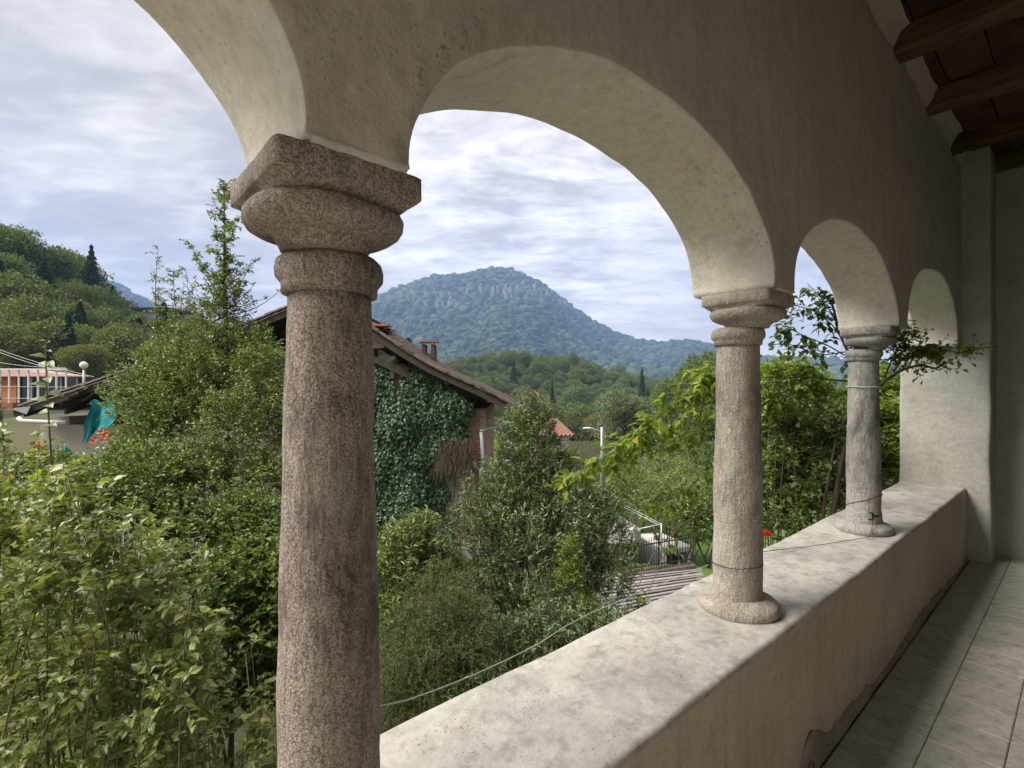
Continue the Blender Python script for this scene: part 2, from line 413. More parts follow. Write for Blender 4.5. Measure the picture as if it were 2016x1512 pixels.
for (s, b) in bc:
    prof = []
    for k in np.linspace(0, 1, 34)[:-1]: prof.append((WI, WT + (b + .02 - WT) * k))
    rr = .014
    for a in np.linspace(0, math.pi / 2, 4): prof.append((WI + rr - rr * math.cos(a), b + rr - rr * math.sin(a)))
    for k in np.linspace(0, 1, 14)[1:-1]: prof.append((WI + rr + (WO - WI - 2 * rr) * k, b))
    for a in np.linspace(math.pi / 2, 0, 4): prof.append((WO - rr + rr * math.cos(a), b + rr - rr * math.sin(a)))
    for k in np.linspace(0, 1, 20)[1:]: prof.append((WO, b + .02 + (WT - b - .02) * k))
    rows.append([(s, D, h) for (D, h) in prof])
G = np.array(rows)
n, m_ = G.shape[:2]
V = G.reshape(-1, 3).copy()
keep = V.copy()
V = nz(V, 2.2, .012, 3); V = nz(V, 9, .0045, 5)
V = V * d
i, j = np.meshgrid(np.arange(n - 1), np.arange(m_ - 1), indexing='ij'); a = (i * m_ + j).ravel()
F = np.stack([a, a + m_, a + m_ + 1, a + 1], 1)
jj = j.ravel(); mi = np.where(jj < 34, 0, np.where(jj < 51, 1, 2))
arc = thing('arcade_wall', 'plastered wall pierced by a row of low rounded arches above the columns', 'wall', L(0, WI, -1.571), ANG)
off = np.array([0, WI * d, -1.571 * d])
link('arch_plaster', mesh_np('arch_plaster', V - off, [F], [M['wall'], M['soffit'], M['outer']], True, mi), arc)
b = MB()
b.box((-1.9, WI + .004, -1.571), (-1.29, WO - .004, IMP + .01))
x = b.build('wall_pier', M['wall'], arc); x.data.transform(Matrix.Diagonal((d, d, d, 1))); x.data.transform(Matrix.Translation(-Vector(off)))
# chamfered mortar fillets just above each capital
for (s0, s1) in ((.28, .457), (2.033, 2.22), (3.918, 4.13)):
    b = MB()
    n_ = 12; g = []
    for q in range(n_ + 1):
        s = s0 + .003 + (s1 - s0 - .006) * q / n_; wob = .003 * math.sin(q * 1.7)
        g.append([(s, WI + .004, IMP + .022 + wob), (s, WI - .006, IMP + .010), (s, WI - .009, IMP - .001 + wob), (s, WI + .02, IMP - .003)])
    b.grid(np.array(g))
    x = b.build('mortar_fillet', M['soffit'], arc, True); x.data.transform(Matrix.Diagonal((d, d, d, 1))); x.data.transform(Matrix.Translation(-Vector(off)))

# parapet
PI_, PO, PT = .77, 1.26, -.92
ss = np.arange(-1.9, 6.26, .045)
prof = []
for k in np.linspace(0, 1, 22): prof.append((PI_ - .012 * (1 - k) ** 3, -1.571 + (PT - .02 + 1.571) * k, 1))
for a_ in np.linspace(.2, math.pi / 2, 5): prof.append((PI_ + .02 - .02 * math.cos(a_), PT - .02 + .02 * math.sin(a_), 0))
for k in np.linspace(0, 1, 18)[1:-1]: prof.append((PI_ + .02 + (PO - PI_ - .04) * k, PT, 0))
for a_ in np.linspace(math.pi / 2, 0, 5): prof.append((PO - .02 + .02 * math.cos(a_), PT - .02 + .02 * math.sin(a_), 0))
for k in np.linspace(0, 1, 8)[1:]: prof.append((PO, PT - .02 - 3.5 * k, 2))
G = np.array([[(s, D, h) for (D, h, _) in prof] for s in ss]); n, m_ = G.shape[:2]
V = nz(nz(G.reshape(-1, 3), 1.7, .007, 9), 7, .0035, 2) * d
i, j = np.meshgrid(np.arange(n - 1), np.arange(m_ - 1), indexing='ij'); a = (i * m_ + j).ravel()
F = np.stack([a, a + m_, a + m_ + 1, a + 1], 1)[:, ::-1]
cls = np.array([p[2] for p in prof]); mi = cls[np.minimum(j.ravel() + 1, m_ - 1)]
par = thing('parapet', 'low grey cement topped parapet wall carrying the three stone columns', 'wall', L(0, PI_, -1.571), ANG)
off = np.array([0, PI_ * d, -1.571 * d])
link('parapet_masonry', mesh_np('parapet_masonry', V - off, [F], [M['parapet_top'], M['parapet_side'], M['outer']], True, mi), par)
# crumbled darker skirt where the plaster has fallen at the foot
g = []
rs = random.Random(3)
for q, s in enumerate(np.arange(1.3, 6.24, .05)):
    hgt = .035 + .02 * math.sin(s * 3.1) + .022 * rs.random() + (.10 * math.exp(-((s - 2.3) / .13) ** 2))
    g.append([(s, PI_ - .009, -1.571 + hgt), (s, PI_ - .016, -1.571 + hgt - .012), (s, PI_ - .019, -1.571 + hgt * .5), (s, PI_ - .026, -1.571)])
b = MB().grid(nz(np.array(g).reshape(-1, 3), 6, .006, 4).reshape(len(g), 4, 3) * d - off)
M['skirt'] = plaster('damp_skirt_plaster', (.34, .30, .24), (.25, .22, .18), (.15, .135, .11), 0, .6, 2, speck=1)
b.build('damp_skirt', M['skirt'], par, True)
b = MB().lathe([(-.001, .03, .035, 2), (.002, .03, .035, 2)], 14)   # small dark drain hole at the foot of the parapet
Vh = np.concatenate(b.V); Vh = np.stack([Vh[:, 0], -Vh[:, 2], Vh[:, 1]], 1) * d
dh = mesh_np('drain_hole', Vh + np.array([2.22 * d, (PI_ - .034) * d, (-1.571 + .055) * d]) - off, [np.concatenate(b.F4), ], [M['black']])
dh2 = MB().tube([(0, 0, 0), (0, .0, 0.001)], .03, 10)
x = link('drain_hole', dh, par)

# columns
def column(s, D, r0, r1, seed, mat, label, ring=.198, wear=0):
    th = thing('stone_column', label, 'column', L(s, D, PT), ANG, 'stone columns on the parapet')
    H = IMP - PT
    def part(name, prof, amp, sc_=7, k=64, cen=(0, 0, 0)):
        b = MB().lathe(prof, k, cen); V = np.concatenate(b.V)
        V = nz(V, sc_, amp, seed); V = nz(V, 28, amp * .35, seed + 1)
        me = mesh_np(name, V * d, [np.concatenate(b.F4), np.concatenate(b.F3)], [mat], True)
        return link(name, me, th)
    z = lambda h: h - PT
    # base
    part('base', [(-.01, .15, .15, 2), (.012, .162, .162, 2), (.03, .16, .16, 2), (.045, .145, .145, 2), (.052, .125, .125, 2), (.06, .112, .112, 2)], .007, 9)
    hs = np.linspace(.045, z(.182), 46); pr = []
    for h in hs:
        t_ = (h - .045) / (hs[-1] - .045)
        r = r0 + (r1 - r0) * t_ ** 1.6 + .004 * math.sin(math.pi * min(1, t_ * 1.6))
        if wear and h < .12: r = r0 + .012 - (.005 if h > .09 else 0)
        pr.append((h, r, r, 2))
    part('shaft', pr, .0045, 6)
    rk = r1 + .019
    part('neck_ring', [(z(.178), r1 + .002, r1 + .002, 2), (z(.180), r1 + .010, r1 + .010, 2), (z(.195), r1 + .011, r1 + .011, 2), (z(.199), r1 + .012, r1 + .012, 2), (z(.203), rk - .004, rk - .004, 2), (z(.211), rk + .002, rk + .002, 2),
          (z(.226), rk + .003, rk + .003, 2), (z(.240), rk, rk, 2), (z(.249), rk - .009, rk - .009, 2), (z(.252), r1 - .002, r1 - .002, 2)], .0022, 9)
    part('capital', [(z(.248), r1 - .002, r1 - .002, 2), (z(.260), r1 + .003, r1 + .003, 2), (z(.272), r1 + .010, r1 + .012, 2), (z(.274), r1 + .026, r1 + .028, 2.05), (z(.279), r1 + .040, r1 + .040, 2.1), (z(.287), r1 + .051, r1 + .050, 2.2),
          (z(.299), r1 + .057, r1 + .055, 2.3), (z(.311), r1 + .057, r1 + .055, 2.4), (z(.320), r1 + .050, r1 + .048, 2.6), (z(.3215), r1 + .034, r1 + .036, 3.2), (z(.325), r1 + .034, r1 + .038, 4), (z(.3265), .110, .121, 12), (z(.338), .1205, .132, 20),
          (z(.3405), .1265, .138, 26), (z(.3415), .128, .139, 28), (z(.381), .128, .139, 28), (z(.3835), .126, .137, 24), (z(.3875), .10, .12, 8)], .0036, 9, 144, (-.024 if seed == 11 else .006, -.037, 0))
    return th
col1 = column(.384, .975, .0915, .078, 11, M['granite1'], 'large pinkish granite column in the foreground with dark stains and a broad capital')
col2 = column(2.118, .98, .094, .083, 23, M['granite2'], 'buff granite column with a worn round foot, between the wide arch and the narrow one')
col3 = column(3.895, .98, .094, .083, 37, M['granite3'], 'grey column farthest along the parapet, with a white string tied round it', wear=1)

def ring_wire(name, th_s, th_D, r, h, mat, label, thick=.0022, tilt=.01, tail=0):
    n_ = 28; pts = []
    for q in range(n_ + 1):
        a_ = q / n_ * 2 * math.pi + .4
        pts.append(((r * math.cos(a_)) * d, (r * math.sin(a_)) * d, tilt * math.sin(a_) * d + .002 * math.sin(5 * a_)))
    if tail: pts += [(pts[-1][0] - .01, pts[-1][1] - .05, .01), (pts[-1][0] + .01, pts[-1][1] - .07, -.005)]
    base = L(th_s, th_D, h)
    o = MB().tube(pts, thick, 5).build(name, mat, None, True); o.location = base; o.rotation_euler = (0, 0, ANG)
    return tag(o, label, 'wire')
ring_wire('wire_tie', 2.11, .98, .0985, -.725, M['rust'], 'thin rusty wire looped round the foot of the buff middle column', .0022, -.006, 1)
ring_wire('string_tie', 3.895, .98, .0945, .012, M['white'], 'white string knotted round the grey far column at mid height', .0032, .003)
ring_wire('wire_tie', 3.895, .98, .090, .262, M['black'], 'black wire wrapped under the capital of the grey far column', .004, .006)
ring_wire('wire_tie', 3.895, .98, .1, -.72, M['rust'], 'slack dark wire slung round the lower shaft of the grey far column', .002, -.045)
# dark clip and wire at the foot of the far column
b = MB(); q0 = L(3.80, .905, -.80)
for k in range(9):
    a_ = k * 2.1; b.tube([q0, q0 + .5 * np.array([math.cos(a_) * .03, -.01, math.sin(a_) * .05]), q0 + np.array([math.cos(a_) * .045, .008 * (k % 3), math.sin(a_) * .03])], [.008, .009, .003], 5)
top('wire_clamp', b, M['black'], 'small black clamp and wire bundle at the foot of the grey far column', 'clamp', tuple(q0), smooth=True)
pts = [L(3.80, .905, -.82)] + [L(s, D, PT + .008 + .004 * math.sin(k * 2)) for k, (s, D) in enumerate(((3.72, .90), (3.6, .93), (3.45, 1.0), (3.2, 1.09), (3.0, 1.17), (2.85, 1.25)))]
top('loose_wire', MB().tube(pts, .0022, 5), M['rust'], 'thin loose wire lying across the parapet top in front of the grey far column', 'wire', tuple(pts[0]), smooth=True)
# cable sagging outside the parapet
kp = [(.46, 1.10, -.60), (.52, 1.2, -.62), (.62, 1.27, -.66)]
kp = [P(752, 1388, 1.62), P(800, 1379, 1.70), P(860, 1358, 1.80), P(930, 1330, 1.93), P(1000, 1298, 2.06), P(1060, 1268, 2.17), P(1110, 1235, 2.28), P(1160, 1208, 2.39), P(1200, 1192, 2.48), P(1240, 1175, 2.58), P(1300, 1150, 2.75), P(1395, 1112, 2.6)]
kp[0] = L(.47, 1.03, -.62) * 0 + P(742, 1392, 1.28)
top('sagging_cable', MB().tube(kp, .0022, 6), M['cable'], 'pale cable sagging along the outside of the parapet from the pink column', 'cable', tuple(kp[0]), smooth=True)

# end pier, end recess, back wall
def loc_thing(name, label, s, D):
    return thing(name, label, 'wall', L(s, D, -1.571), ANG)
def rel(mb, s, D):
    for k in range(len(mb.V)): mb.V[k] = (mb.V[k] - np.array([s, D, -1.571])) * d
    return mb
pier = loc_thing('end_pier', 'thick grey plastered pier closing the arcade at its far end', 6.25, .6)
g1 = []
for h in np.linspace(-3.4, WT, 60):
    row = [(6.66, .6, h), (6.35, .6, h), (6.262, .602, h), (6.252, .612, h)] + [(6.25, D, h) for D in np.linspace(.63, 1.24, 22)] + [(6.252, 1.258, h), (6.262, 1.268, h), (6.9, 1.27, h)]
    g1.append(row)
Gp = np.array(g1); V = nz(nz(Gp.reshape(-1, 3), 2, .014, 8), 8, .005, 6)
b = MB().grid(V.reshape(Gp.shape)); rel(b, 6.25, .6).build('pier_plaster', M['pier'], pier, True)
endw = loc_thing('end_wall', 'dim plastered wall of the recess right of the end pier', 6.63, -1.2)
b = MB().box((6.63, -1.25, -1.6), (6.8, .66, WT)); rel(b, 6.63, -1.2).build('wall_plaster', M['pier'], endw)
b = MB().box((6.60, -1.2, -1.571), (6.629, .35, 1.70)); rel(b, 6.63, -1.2).build('door_panel', simple('dim_green_grey_door', (.14, .15, .125), .7, .1, 5), endw)
backw = loc_thing('back_wall', 'plastered inner wall of the loggia behind the viewpoint', 0, -1.2)
b = MB().box((-2.6, -1.3, -1.6), (6.63, -1.2, WT)); rel(b, 0, -1.2).build('wall_plaster', M['soffit'], backw)
# floor and tiles
fl = thing('loggia_floor', None, None, L(0, 0, -1.571), ANG); fl['kind'] = 'structure'
b = MB().box((-3.4, -1.3, -1.80), (6.7, WO, -1.571 - .006)); rel(b, 0, 0).build('floor_slab', M['grout'], fl)
ts = .25; gap = .0016
def tile_mesh(seed):
    b = MB(); q = ts / 2 - gap; e_ = .004
    rs = random.Random(seed)
    for (z0, z1, i0, i1) in ((-.02, -.004, 0, 0), (-.004, 0, 0, e_)):
        b.hexa([(-q + i0, -q + i0, z0), (q - i0, -q + i0, z0), (q - i0, q - i0, z0), (-q + i0, q - i0, z0), (-q + i1, -q + i1, z1), (q - i1, -q + i1, z1), (q - i1, q - i1, z1), (-q + i1, q - i1, z1)])
    return mesh_np('floor_tile', np.concatenate(b.V) * d, [np.concatenate(b.F4)], [M['tile_floor']])
tm = [tile_mesh(k) for k in range(1)][0]
# object coords repeat per tile, so the material is offset with the tile's own random number
t = NT(M['tile_floor'].node_tree)
for nd in list(t.n):
    if nd.bl_idname == 'ShaderNodeTexCoord':
        oi = t.new('ShaderNodeObjectInfo'); va = t.new('ShaderNodeVectorMath', operation='ADD'); sc2 = t.new('ShaderNodeVectorMath', operation='SCALE'); sc2.inputs['Scale'].default_value = 1
        lk = [l for l in nd.outputs['Object'].links]; tgt = [l.to_socket for l in lk]
        geo = t.new('ShaderNodeNewGeometry')
        t.l.new(geo.outputs['Position'], va.inputs[0])
        cmbv = t.new('ShaderNodeCombineXYZ'); 
        for k in range(3): t.l.new(t.math('MULTIPLY', oi.outputs['Random'], (3., 7., .3)[k]), cmbv.inputs[k])
        t.l.new(cmbv.outputs[0], va.inputs[1])
        for s_ in tgt: t.l.new(va.outputs[0], s_)
rs = random.Random(5)
rest = MB()
for q in range(-12, 27):
    for w in range(-5, 4):
        s_c = 2.906 - 1.25 - .0 + ts * (q - 5) + ts / 2; D_c = .49 + ts * (w - 1) + ts / 2
        if D_c > PI_ + .06 or s_c > 6.6 or s_c < -2.5: continue
        if s_c > 1.6 and D_c > -.55:
            o = link('floor_tile', tm, fl, ((s_c) * d, D_c * d, rs.uniform(-.0015, .0015)))
            o.rotation_euler = (rs.uniform(-.004, .004), rs.uniform(-.004, .004), rs.uniform(-.006, .006))
        else:
            qd = ts / 2 - gap
            rest.box(((s_c - qd) * d, (D_c - qd) * d, -.02), ((s_c + qd) * d, (D_c + qd) * d, 0))
o = rest.build('floor_tile', M['tile_floor'], fl); o['kind'] = 'stuff'
# ceiling: joists across, boards above
ce = thing('loggia_ceiling', None, None, L(0, 0, 2.04), ANG); ce['kind'] = 'structure'
rs = random.Random(8)
jb = [3.785 + .95 * k for k in range(-6, 3)]
jb = [x for x in jb if x < 6.2] + [6.55]
for k, s in enumerate(jb):
    g = []
    w0, hh = .075 + rs.uniform(-.008, .01), .135
    for D in np.linspace(-1.22, WI + .03, 26):
        x0, x1 = s - .01, s + 2 * w0 - .01
        g.append([(x0, D, hh), (x0 + .002, D, .012), (x0 + .01, D, 0), (x1 - .01, D, 0), (x1, D, .012), (x1, D, hh)])
    Gp = nz(nz(np.array(g).reshape(-1, 3), 4, .012, k + 3), 14, .006, k).reshape(len(g), 6, 3) * d
    MB().grid(Gp).build('beam', M['beam'], ce, False)
bw = .245
for k in range(-1, len(jb)):
    s0 = (jb[k] if k >= 0 else -2.6) + .07; s1 = (jb[k + 1] if k + 1 < len(jb) else 6.7) + .07
    D = -1.25; 
    while D < WI + .2:
        w_ = bw * rs.uniform(.8, 1.15); b = MB()
        z0 = .14 + rs.uniform(0, .007)
        g = np.array([[(s, D + .004 + (w_ - .008) * e_, z0 + rs.uniform(-.002, .002)) for e_ in (0, .33, .66, 1)] for s in np.linspace(s0, s1, 6)])
        b.grid(g * d); up_ = g.copy(); up_[..., 2] = .19; b.grid(up_ * d)
        for ed in (0, 3):
            e2 = g[:, ed:ed + 1].copy(); e3 = e2.copy(); e3[..., 2] = .19; b.grid(np.concatenate([e2, e3], 1) * d)
        b.build('plank', M['plank'], ce)
        D += w_
b = MB().box((-2.7, -1.3, .21), (6.8, 1.75, .26)); 
for k in range(len(b.V)): b.V[k] *= d
b.build('upper_boarding', M['dark_wood'], ce)
# mortar packed along the top of the wall between the joists
g = []
for s in np.arange(-1.9, 6.25, .05):
    g.append([(s, WI + .001, .02), (s, WI - .02 + .008 * math.sin(s * 5), .06), (s, WI - .05 + .012 * math.sin(s * 7 + 1), .11), (s, WI - .075 + .012 * math.sin(s * 3), .139)])
b = MB().grid(nz(np.array(g).reshape(-1, 3), 5, .012, 2).reshape(len(g), 4, 3) * d); b.build('mortar_cove', M['wall'], ce, True)
# ------------------------------------------------------------------ terrain
def S(x, a, b):
    t = np.clip((x - a) / (b - a), 0, 1); return t * t * (3 - 2 * t)
def T(x, y):
    x = np.asarray(x, float); y = np.asarray(y, float)
    r = np.hypot(x, y); tt = x / np.maximum(y, 8); f = S(y, 4, 15)
    z = -3 * S(r, 13, 26) * S(tt, -.1, .12)
    z = z - 9 * S(r, 40, 200) * S(tt, -.5, -.1)
    z = z + np.interp(tt, [-2, -1.2, -1.0, -.8, -.7, -.5, -.3], [44, 34, 27, 12, 6, 3, 0]) * S(y, 42, 130) * (1 - S(y, 300, 700))
    z = z + 3.4 * S(y, 18, 34) * S(-tt, .35, .7)
    z = z + 25 * np.exp(-((x - 34) / 62) ** 2 - ((y - 330) / 70) ** 2) + 16 * np.exp(-((x + 20) / 45) ** 2 - ((y - 290) / 60) ** 2)
    z = z + 9 * np.exp(-((x - 70) / 35) ** 2 - ((y - 150) / 60) ** 2)
    return z * f - .35 * (1 - f) * 0
rr = np.concatenate([np.linspace(0.01, 30, 60), np.geomspace(31, 5200, 130)])
aa = np.linspace(0, 2 * math.pi, 241)
Rg, Ag = np.meshgrid(rr, aa, indexing='ij'); X = Rg * np.sin(Ag); Y = Rg * np.cos(Ag); Z = T(X, Y)
Z = Z + .06 * np.sin(X * 1.3) * np.cos(Y * 1.1) * (Rg < 60)
gme = MB().grid(np.stack([X, Y, Z], -1))
mi = None
g = gme.build('ground', [M['soil'], M['forest_floor'], M['grass'], M['asphalt']], None, True); g['kind'] = 'structure'
cen = np.empty(len(g.data.polygons) * 3, np.float32); g.data.polygons.foreach_get('center', cen); cen = cen.reshape(-1, 3)
idx = np.zeros(len(cen), np.int32); rc = np.hypot(cen[:, 0], cen[:, 1]); idx[rc > 45] = 1
tc = cen[:, 0] / np.maximum(cen[:, 1], .1)
idx[(tc > .2) & (tc < .75) & (cen[:, 1] > 14) & (cen[:, 1] < 34)] = 2
idx[(tc > -.1) & (tc < .05) & (cen[:, 1] > 16) & (cen[:, 1] < 60)] = 2
g.data.polygons.foreach_set('material_index', idx)
# mountain
HP = [(-1600, 380), (-900, 420), (-300, 470), (0, 505), (150, 535), (230, 566), (270, 588), (320, 611), (400, 640), (560, 652), (640, 632), (700, 606), (760, 578), (850, 547), (920, 543), (950, 537), (985, 530), (1030, 543), (1075, 566), (1120, 606), (1170, 638), (1220, 664), (1300, 681), (1350, 680), (1390, 688), (1500, 706), (1600, 714), (1750, 722), (2016, 735), (2600, 720), (3400, 700)]
hx = np.array([(p[0] - 1008) * 2.5 for p in HP]); hz = np.array([(765 - p[1]) * 2.5 for p in HP]) + 4
def Hm(x): return np.interp(x, hx, hz)
def MT(x, y):
    x = np.asarray(x, float); y = np.asarray(y, float)
    g_ = np.clip((y - 1000) / 1500, 0, 1); g2 = .5 * g_ + .5 * (g_ * g_ * (3 - 2 * g_))
    sm = sum(Hm(x * 2500 / np.maximum(y, 900) + k) for k in (-30, 0, 30)) / 3
    warp = 1 + .10 * np.sin(x / 130 + 2 * np.sin(y / 300)) * g_ * (1 - g_) * 2
    z = sm * g2 * warp * np.clip(y / 2500, 0, 1) ** .15
    z = z + g_ * (1 - g_) * (75 * np.sin(x / 210 + y / 520 + .8 * np.sin(y / 340)) + 46 * np.sin(x / 87 - y / 260 + 1 + .9 * np.sin(x / 140)) + 20 * np.sin(x / 37 + y / 90) * np.sin(x / 101 + 2))
    back = S(y, 2520, 3300); z = z * (1 - .6 * back)
    return np.maximum(z, 0) - 9 + 0 * y
mx = np.linspace(-3300, 3500, 380); my = np.concatenate([np.linspace(900, 2450, 120), np.linspace(2465, 2560, 8), np.linspace(2600, 3300, 16)])
Xg, Yg = np.meshgrid(mx, my, indexing='ij'); Zg = MT(Xg, Yg)
# cliff steps
el_ = (Zg - EYE) / Yg * 1000; band = np.exp(-((el_ - 178) / 14) ** 2)
o = MB().grid(np.stack([Xg, Yg, Zg], -1)).build('mountain', M['rock'], None, True); o['kind'] = 'structure'
# ------------------------------------------------------------------ foliage machinery
rg = np.random.default_rng(12)
def unit(v): return v / (np.linalg.norm(v, axis=-1, keepdims=True) + 1e-9)
def leaf_geo(Pp, Dv, Nv, Ln, Wd, fold=.12, droop=.12, quad=False):
    """Pp base, Dv direction, Nv normal hint; returns V,F3,F4,rnd"""
    n = len(Pp); Dv = unit(Dv); Sd = unit(np.cross(Nv, Dv)); Nn = np.cross(Dv, Sd)
    Ln = np.broadcast_to(Ln, n)[:, None]; Wd = np.broadcast_to(Wd, n)[:, None]
    rnd = np.random.default_rng(n).random(n)
    if quad:
        V = np.stack([Pp, Pp + Dv * Ln * .45 + Sd * Wd / 2 + Nn * Ln * fold, Pp + Dv * Ln - Nn * Ln * droop, Pp + Dv * Ln * .45 - Sd * Wd / 2 + Nn * Ln * fold], 1)
        a = np.arange(n) * 4
        return V.reshape(-1, 3), None, np.stack([a, a + 1, a + 2, a + 3], 1), np.repeat(rnd, 4)
    mid = Pp + Dv * Ln * .48
    V = np.stack([Pp, mid, Pp + Dv * Ln - Nn * Ln * droop, mid + Sd * Wd / 2 + Nn * Wd * fold * 2 - Dv * Ln * .06, mid - Sd * Wd / 2 + Nn * Wd * fold * 2 - Dv * Ln * .06], 1)
    a = np.arange(n) * 5
    F = np.concatenate([np.stack([a, a + 3, a + 1], 1), np.stack([a + 1, a + 3, a + 2], 1), np.stack([a, a + 1, a + 4], 1), np.stack([a + 1, a + 2, a + 4], 1)])
    return V.reshape(-1, 3), F, None, np.repeat(rnd, 5)
def leaf_single():
    xs = [0, .28, .62, 1]; hw = [0, .46, .38, 0]
    V = [(0, 0, 0), (.28, 0, 0.0), (.62, 0, -.02), (1, 0, -.14), (.28, .46, .08), (.62, .36, .05), (.28, -.46, .08), (.62, -.36, .05)]
    F3 = [(0, 1, 4), (2, 3, 5), (0, 6, 1), (2, 7, 3)]; F4 = [(1, 2, 5, 4), (1, 6, 7, 2)]
    return V, F3, F4
_lm = {}
def leaf_mesh(mat):
    if mat.name not in _lm:
        V, F3, F4 = leaf_single(); _lm[mat.name] = mesh_np('leaf', V, [np.array(F4), np.array(F3)], [mat], False, rnd=np.zeros(len(V)))
    return _lm[mat.name]
def add_leaves(root, base, Pp, Dv, Nv, Ln, Wd, mat, n_single=0, quad=False, fold=.12, droop=.12, name='foliage'):
    Pp = np.asarray(Pp); n = len(Pp); Ln = np.broadcast_to(Ln, n).copy(); Wd = np.broadcast_to(Wd, n).copy()
    keep = np.ones(n, bool)
    if n_single:
        dd = np.linalg.norm(Pp - np.array([0, 0, EYE]), axis=1)
        tx = Pp[:, 0] / Pp[:, 1] * 1000; ty = (EYE - Pp[:, 2]) / Pp[:, 1] * 1000
        inview = (abs(tx) < 1000) & (ty < 740) & (ty > -750)
        score = np.where(inview, Ln / dd, 0)
        ids = np.argsort(-score)[:n_single]; keep[ids] = False
        lm = leaf_mesh(mat); D_ = unit(Dv[ids]); S_ = unit(np.cross(Nv[ids], D_)); N_ = np.cross(D_, S_)
        for q, k in enumerate(ids):
            p = Pp[k] - base; o = bpy.data.objects.new('leaf', lm); C.objects.link(o); o.parent = root
            a, b_, c_ = D_[q] * Ln[k], S_[q] * Wd[k] * 1.05, N_[q] * Ln[k]
            o.matrix_basis = Matrix(((a[0], b_[0], c_[0], p[0]), (a[1], b_[1], c_[1], p[1]), (a[2], b_[2], c_[2], p[2]), (0, 0, 0, 1)))
    V, F3, F4, rn = leaf_geo(Pp[keep] - base, Dv[keep], Nv[keep], Ln[keep], Wd[keep], fold, droop, quad)
    o = link(name, mesh_np(name, V, [F for F in (F4, F3) if F is not None], [mat], False, rnd=rn), root); o['kind'] = 'stuff'
    return o
def twig_leaves(p0, dv, ln, k, leafL, droop=.15, seed=0, spread=1.0, upn=.8):
    """leaves along n twigs"""
    r_ = np.random.default_rng(seed); n = len(p0); dv = unit(dv)
    tt = (np.arange(k) + .7) / k; tt = tt[None, :] + r_.uniform(-.3, .3, (n, k)) / k
    pos = p0[:, None] + dv[:, None] * (ln[:, None] * tt)[..., None]; pos[..., 2] -= droop * ln[:, None] * tt ** 2
    sid = unit(np.cross(dv, np.array([0, 0, 1.]) + r_.normal(0, .3, (n, 3))))
    sgn = np.where(np.arange(k) % 2, 1, -1)[None, :, None]
    rnv = r_.normal(0, .35, (n, k, 3))
    D = unit(dv[:, None] * .65 + sid[:, None] * sgn * spread + rnv + np.array([0, 0, -.1]))
    N = unit(np.array([0, 0, upn]) + r_.normal(0, .42, (n, k, 3)) - .3 * 0)
    Ll = leafL * r_.uniform(.65, 1.2, (n, k))
    return pos.reshape(-1, 3), D.reshape(-1, 3), N.reshape(-1, 3), Ll.ravel()
def twig_tubes(p0, dv, ln, r, droop=.15):
    dv = unit(dv); n = len(p0); a = unit(np.cross(dv, np.array([.3, .2, 1.]))); b = np.cross(dv, a); V = []
    for q, t_ in enumerate((0, .5, 1)):
        c = p0 + dv * (ln * t_)[:, None]; c[:, 2] -= droop * ln * t_ ** 2; rad = r * (1 - .7 * t_)
        for w in range(3):
            th = w * 2.094; V.append(c + (a * math.cos(th) + b * math.sin(th)) * rad)
    V = np.stack(V, 1).reshape(-1, 3); base = np.arange(n)[:, None] * 9; F = []
    for q in range(2):
        for w in range(3): F.append(base + np.array([[q * 3 + w, q * 3 + (w + 1) % 3, (q + 1) * 3 + (w + 1) % 3, (q + 1) * 3 + w]]))
    return V, np.concatenate(F)
def blob_points(blobs, n, seed, inner=.25, low=-.45):
    r_ = np.random.default_rng(seed); B = np.array([[*c, *rad] for (c, rad) in blobs], float)
    w = (B[:, 3] * B[:, 5]) ** 1.0; k = r_.choice(len(B), n, p=w / w.sum()); B = B[k]
    dirs = unit(r_.normal(0, 1, (n * 1, 3))); dirs[:, 2] = np.where(dirs[:, 2] < low, -dirs[:, 2], dirs[:, 2])
    rad = np.where(r_.random(n) < inner, r_.uniform(.25, .8, n), r_.uniform(.78, 1.06, n))
    lump = 1 + .16 * np.sin(dirs[:, 0] * 5 + k * 2) * np.cos(dirs[:, 1] * 4 + k) + .12 * np.sin(dirs[:, 2] * 9 + dirs[:, 0] * 7 + k)
    p = B[:, :3] + dirs * B[:, 3:6] * (rad * lump)[:, None]
    return p, dirs, k
def wob_line(a, b, n, amp, seed):
    r_ = np.random.default_rng(seed); a = np.array(a, float); b = np.array(b, float); t_ = np.linspace(0, 1, n)[:, None]
    ph = r_.uniform(0, 6, 3); fr = r_.uniform(2, 5, 3); L_ = np.linalg.norm(b - a)
    return a + (b - a) * t_ + amp * L_ * np.sin(t_ * fr + ph) * t_ * (1.2 - t_)
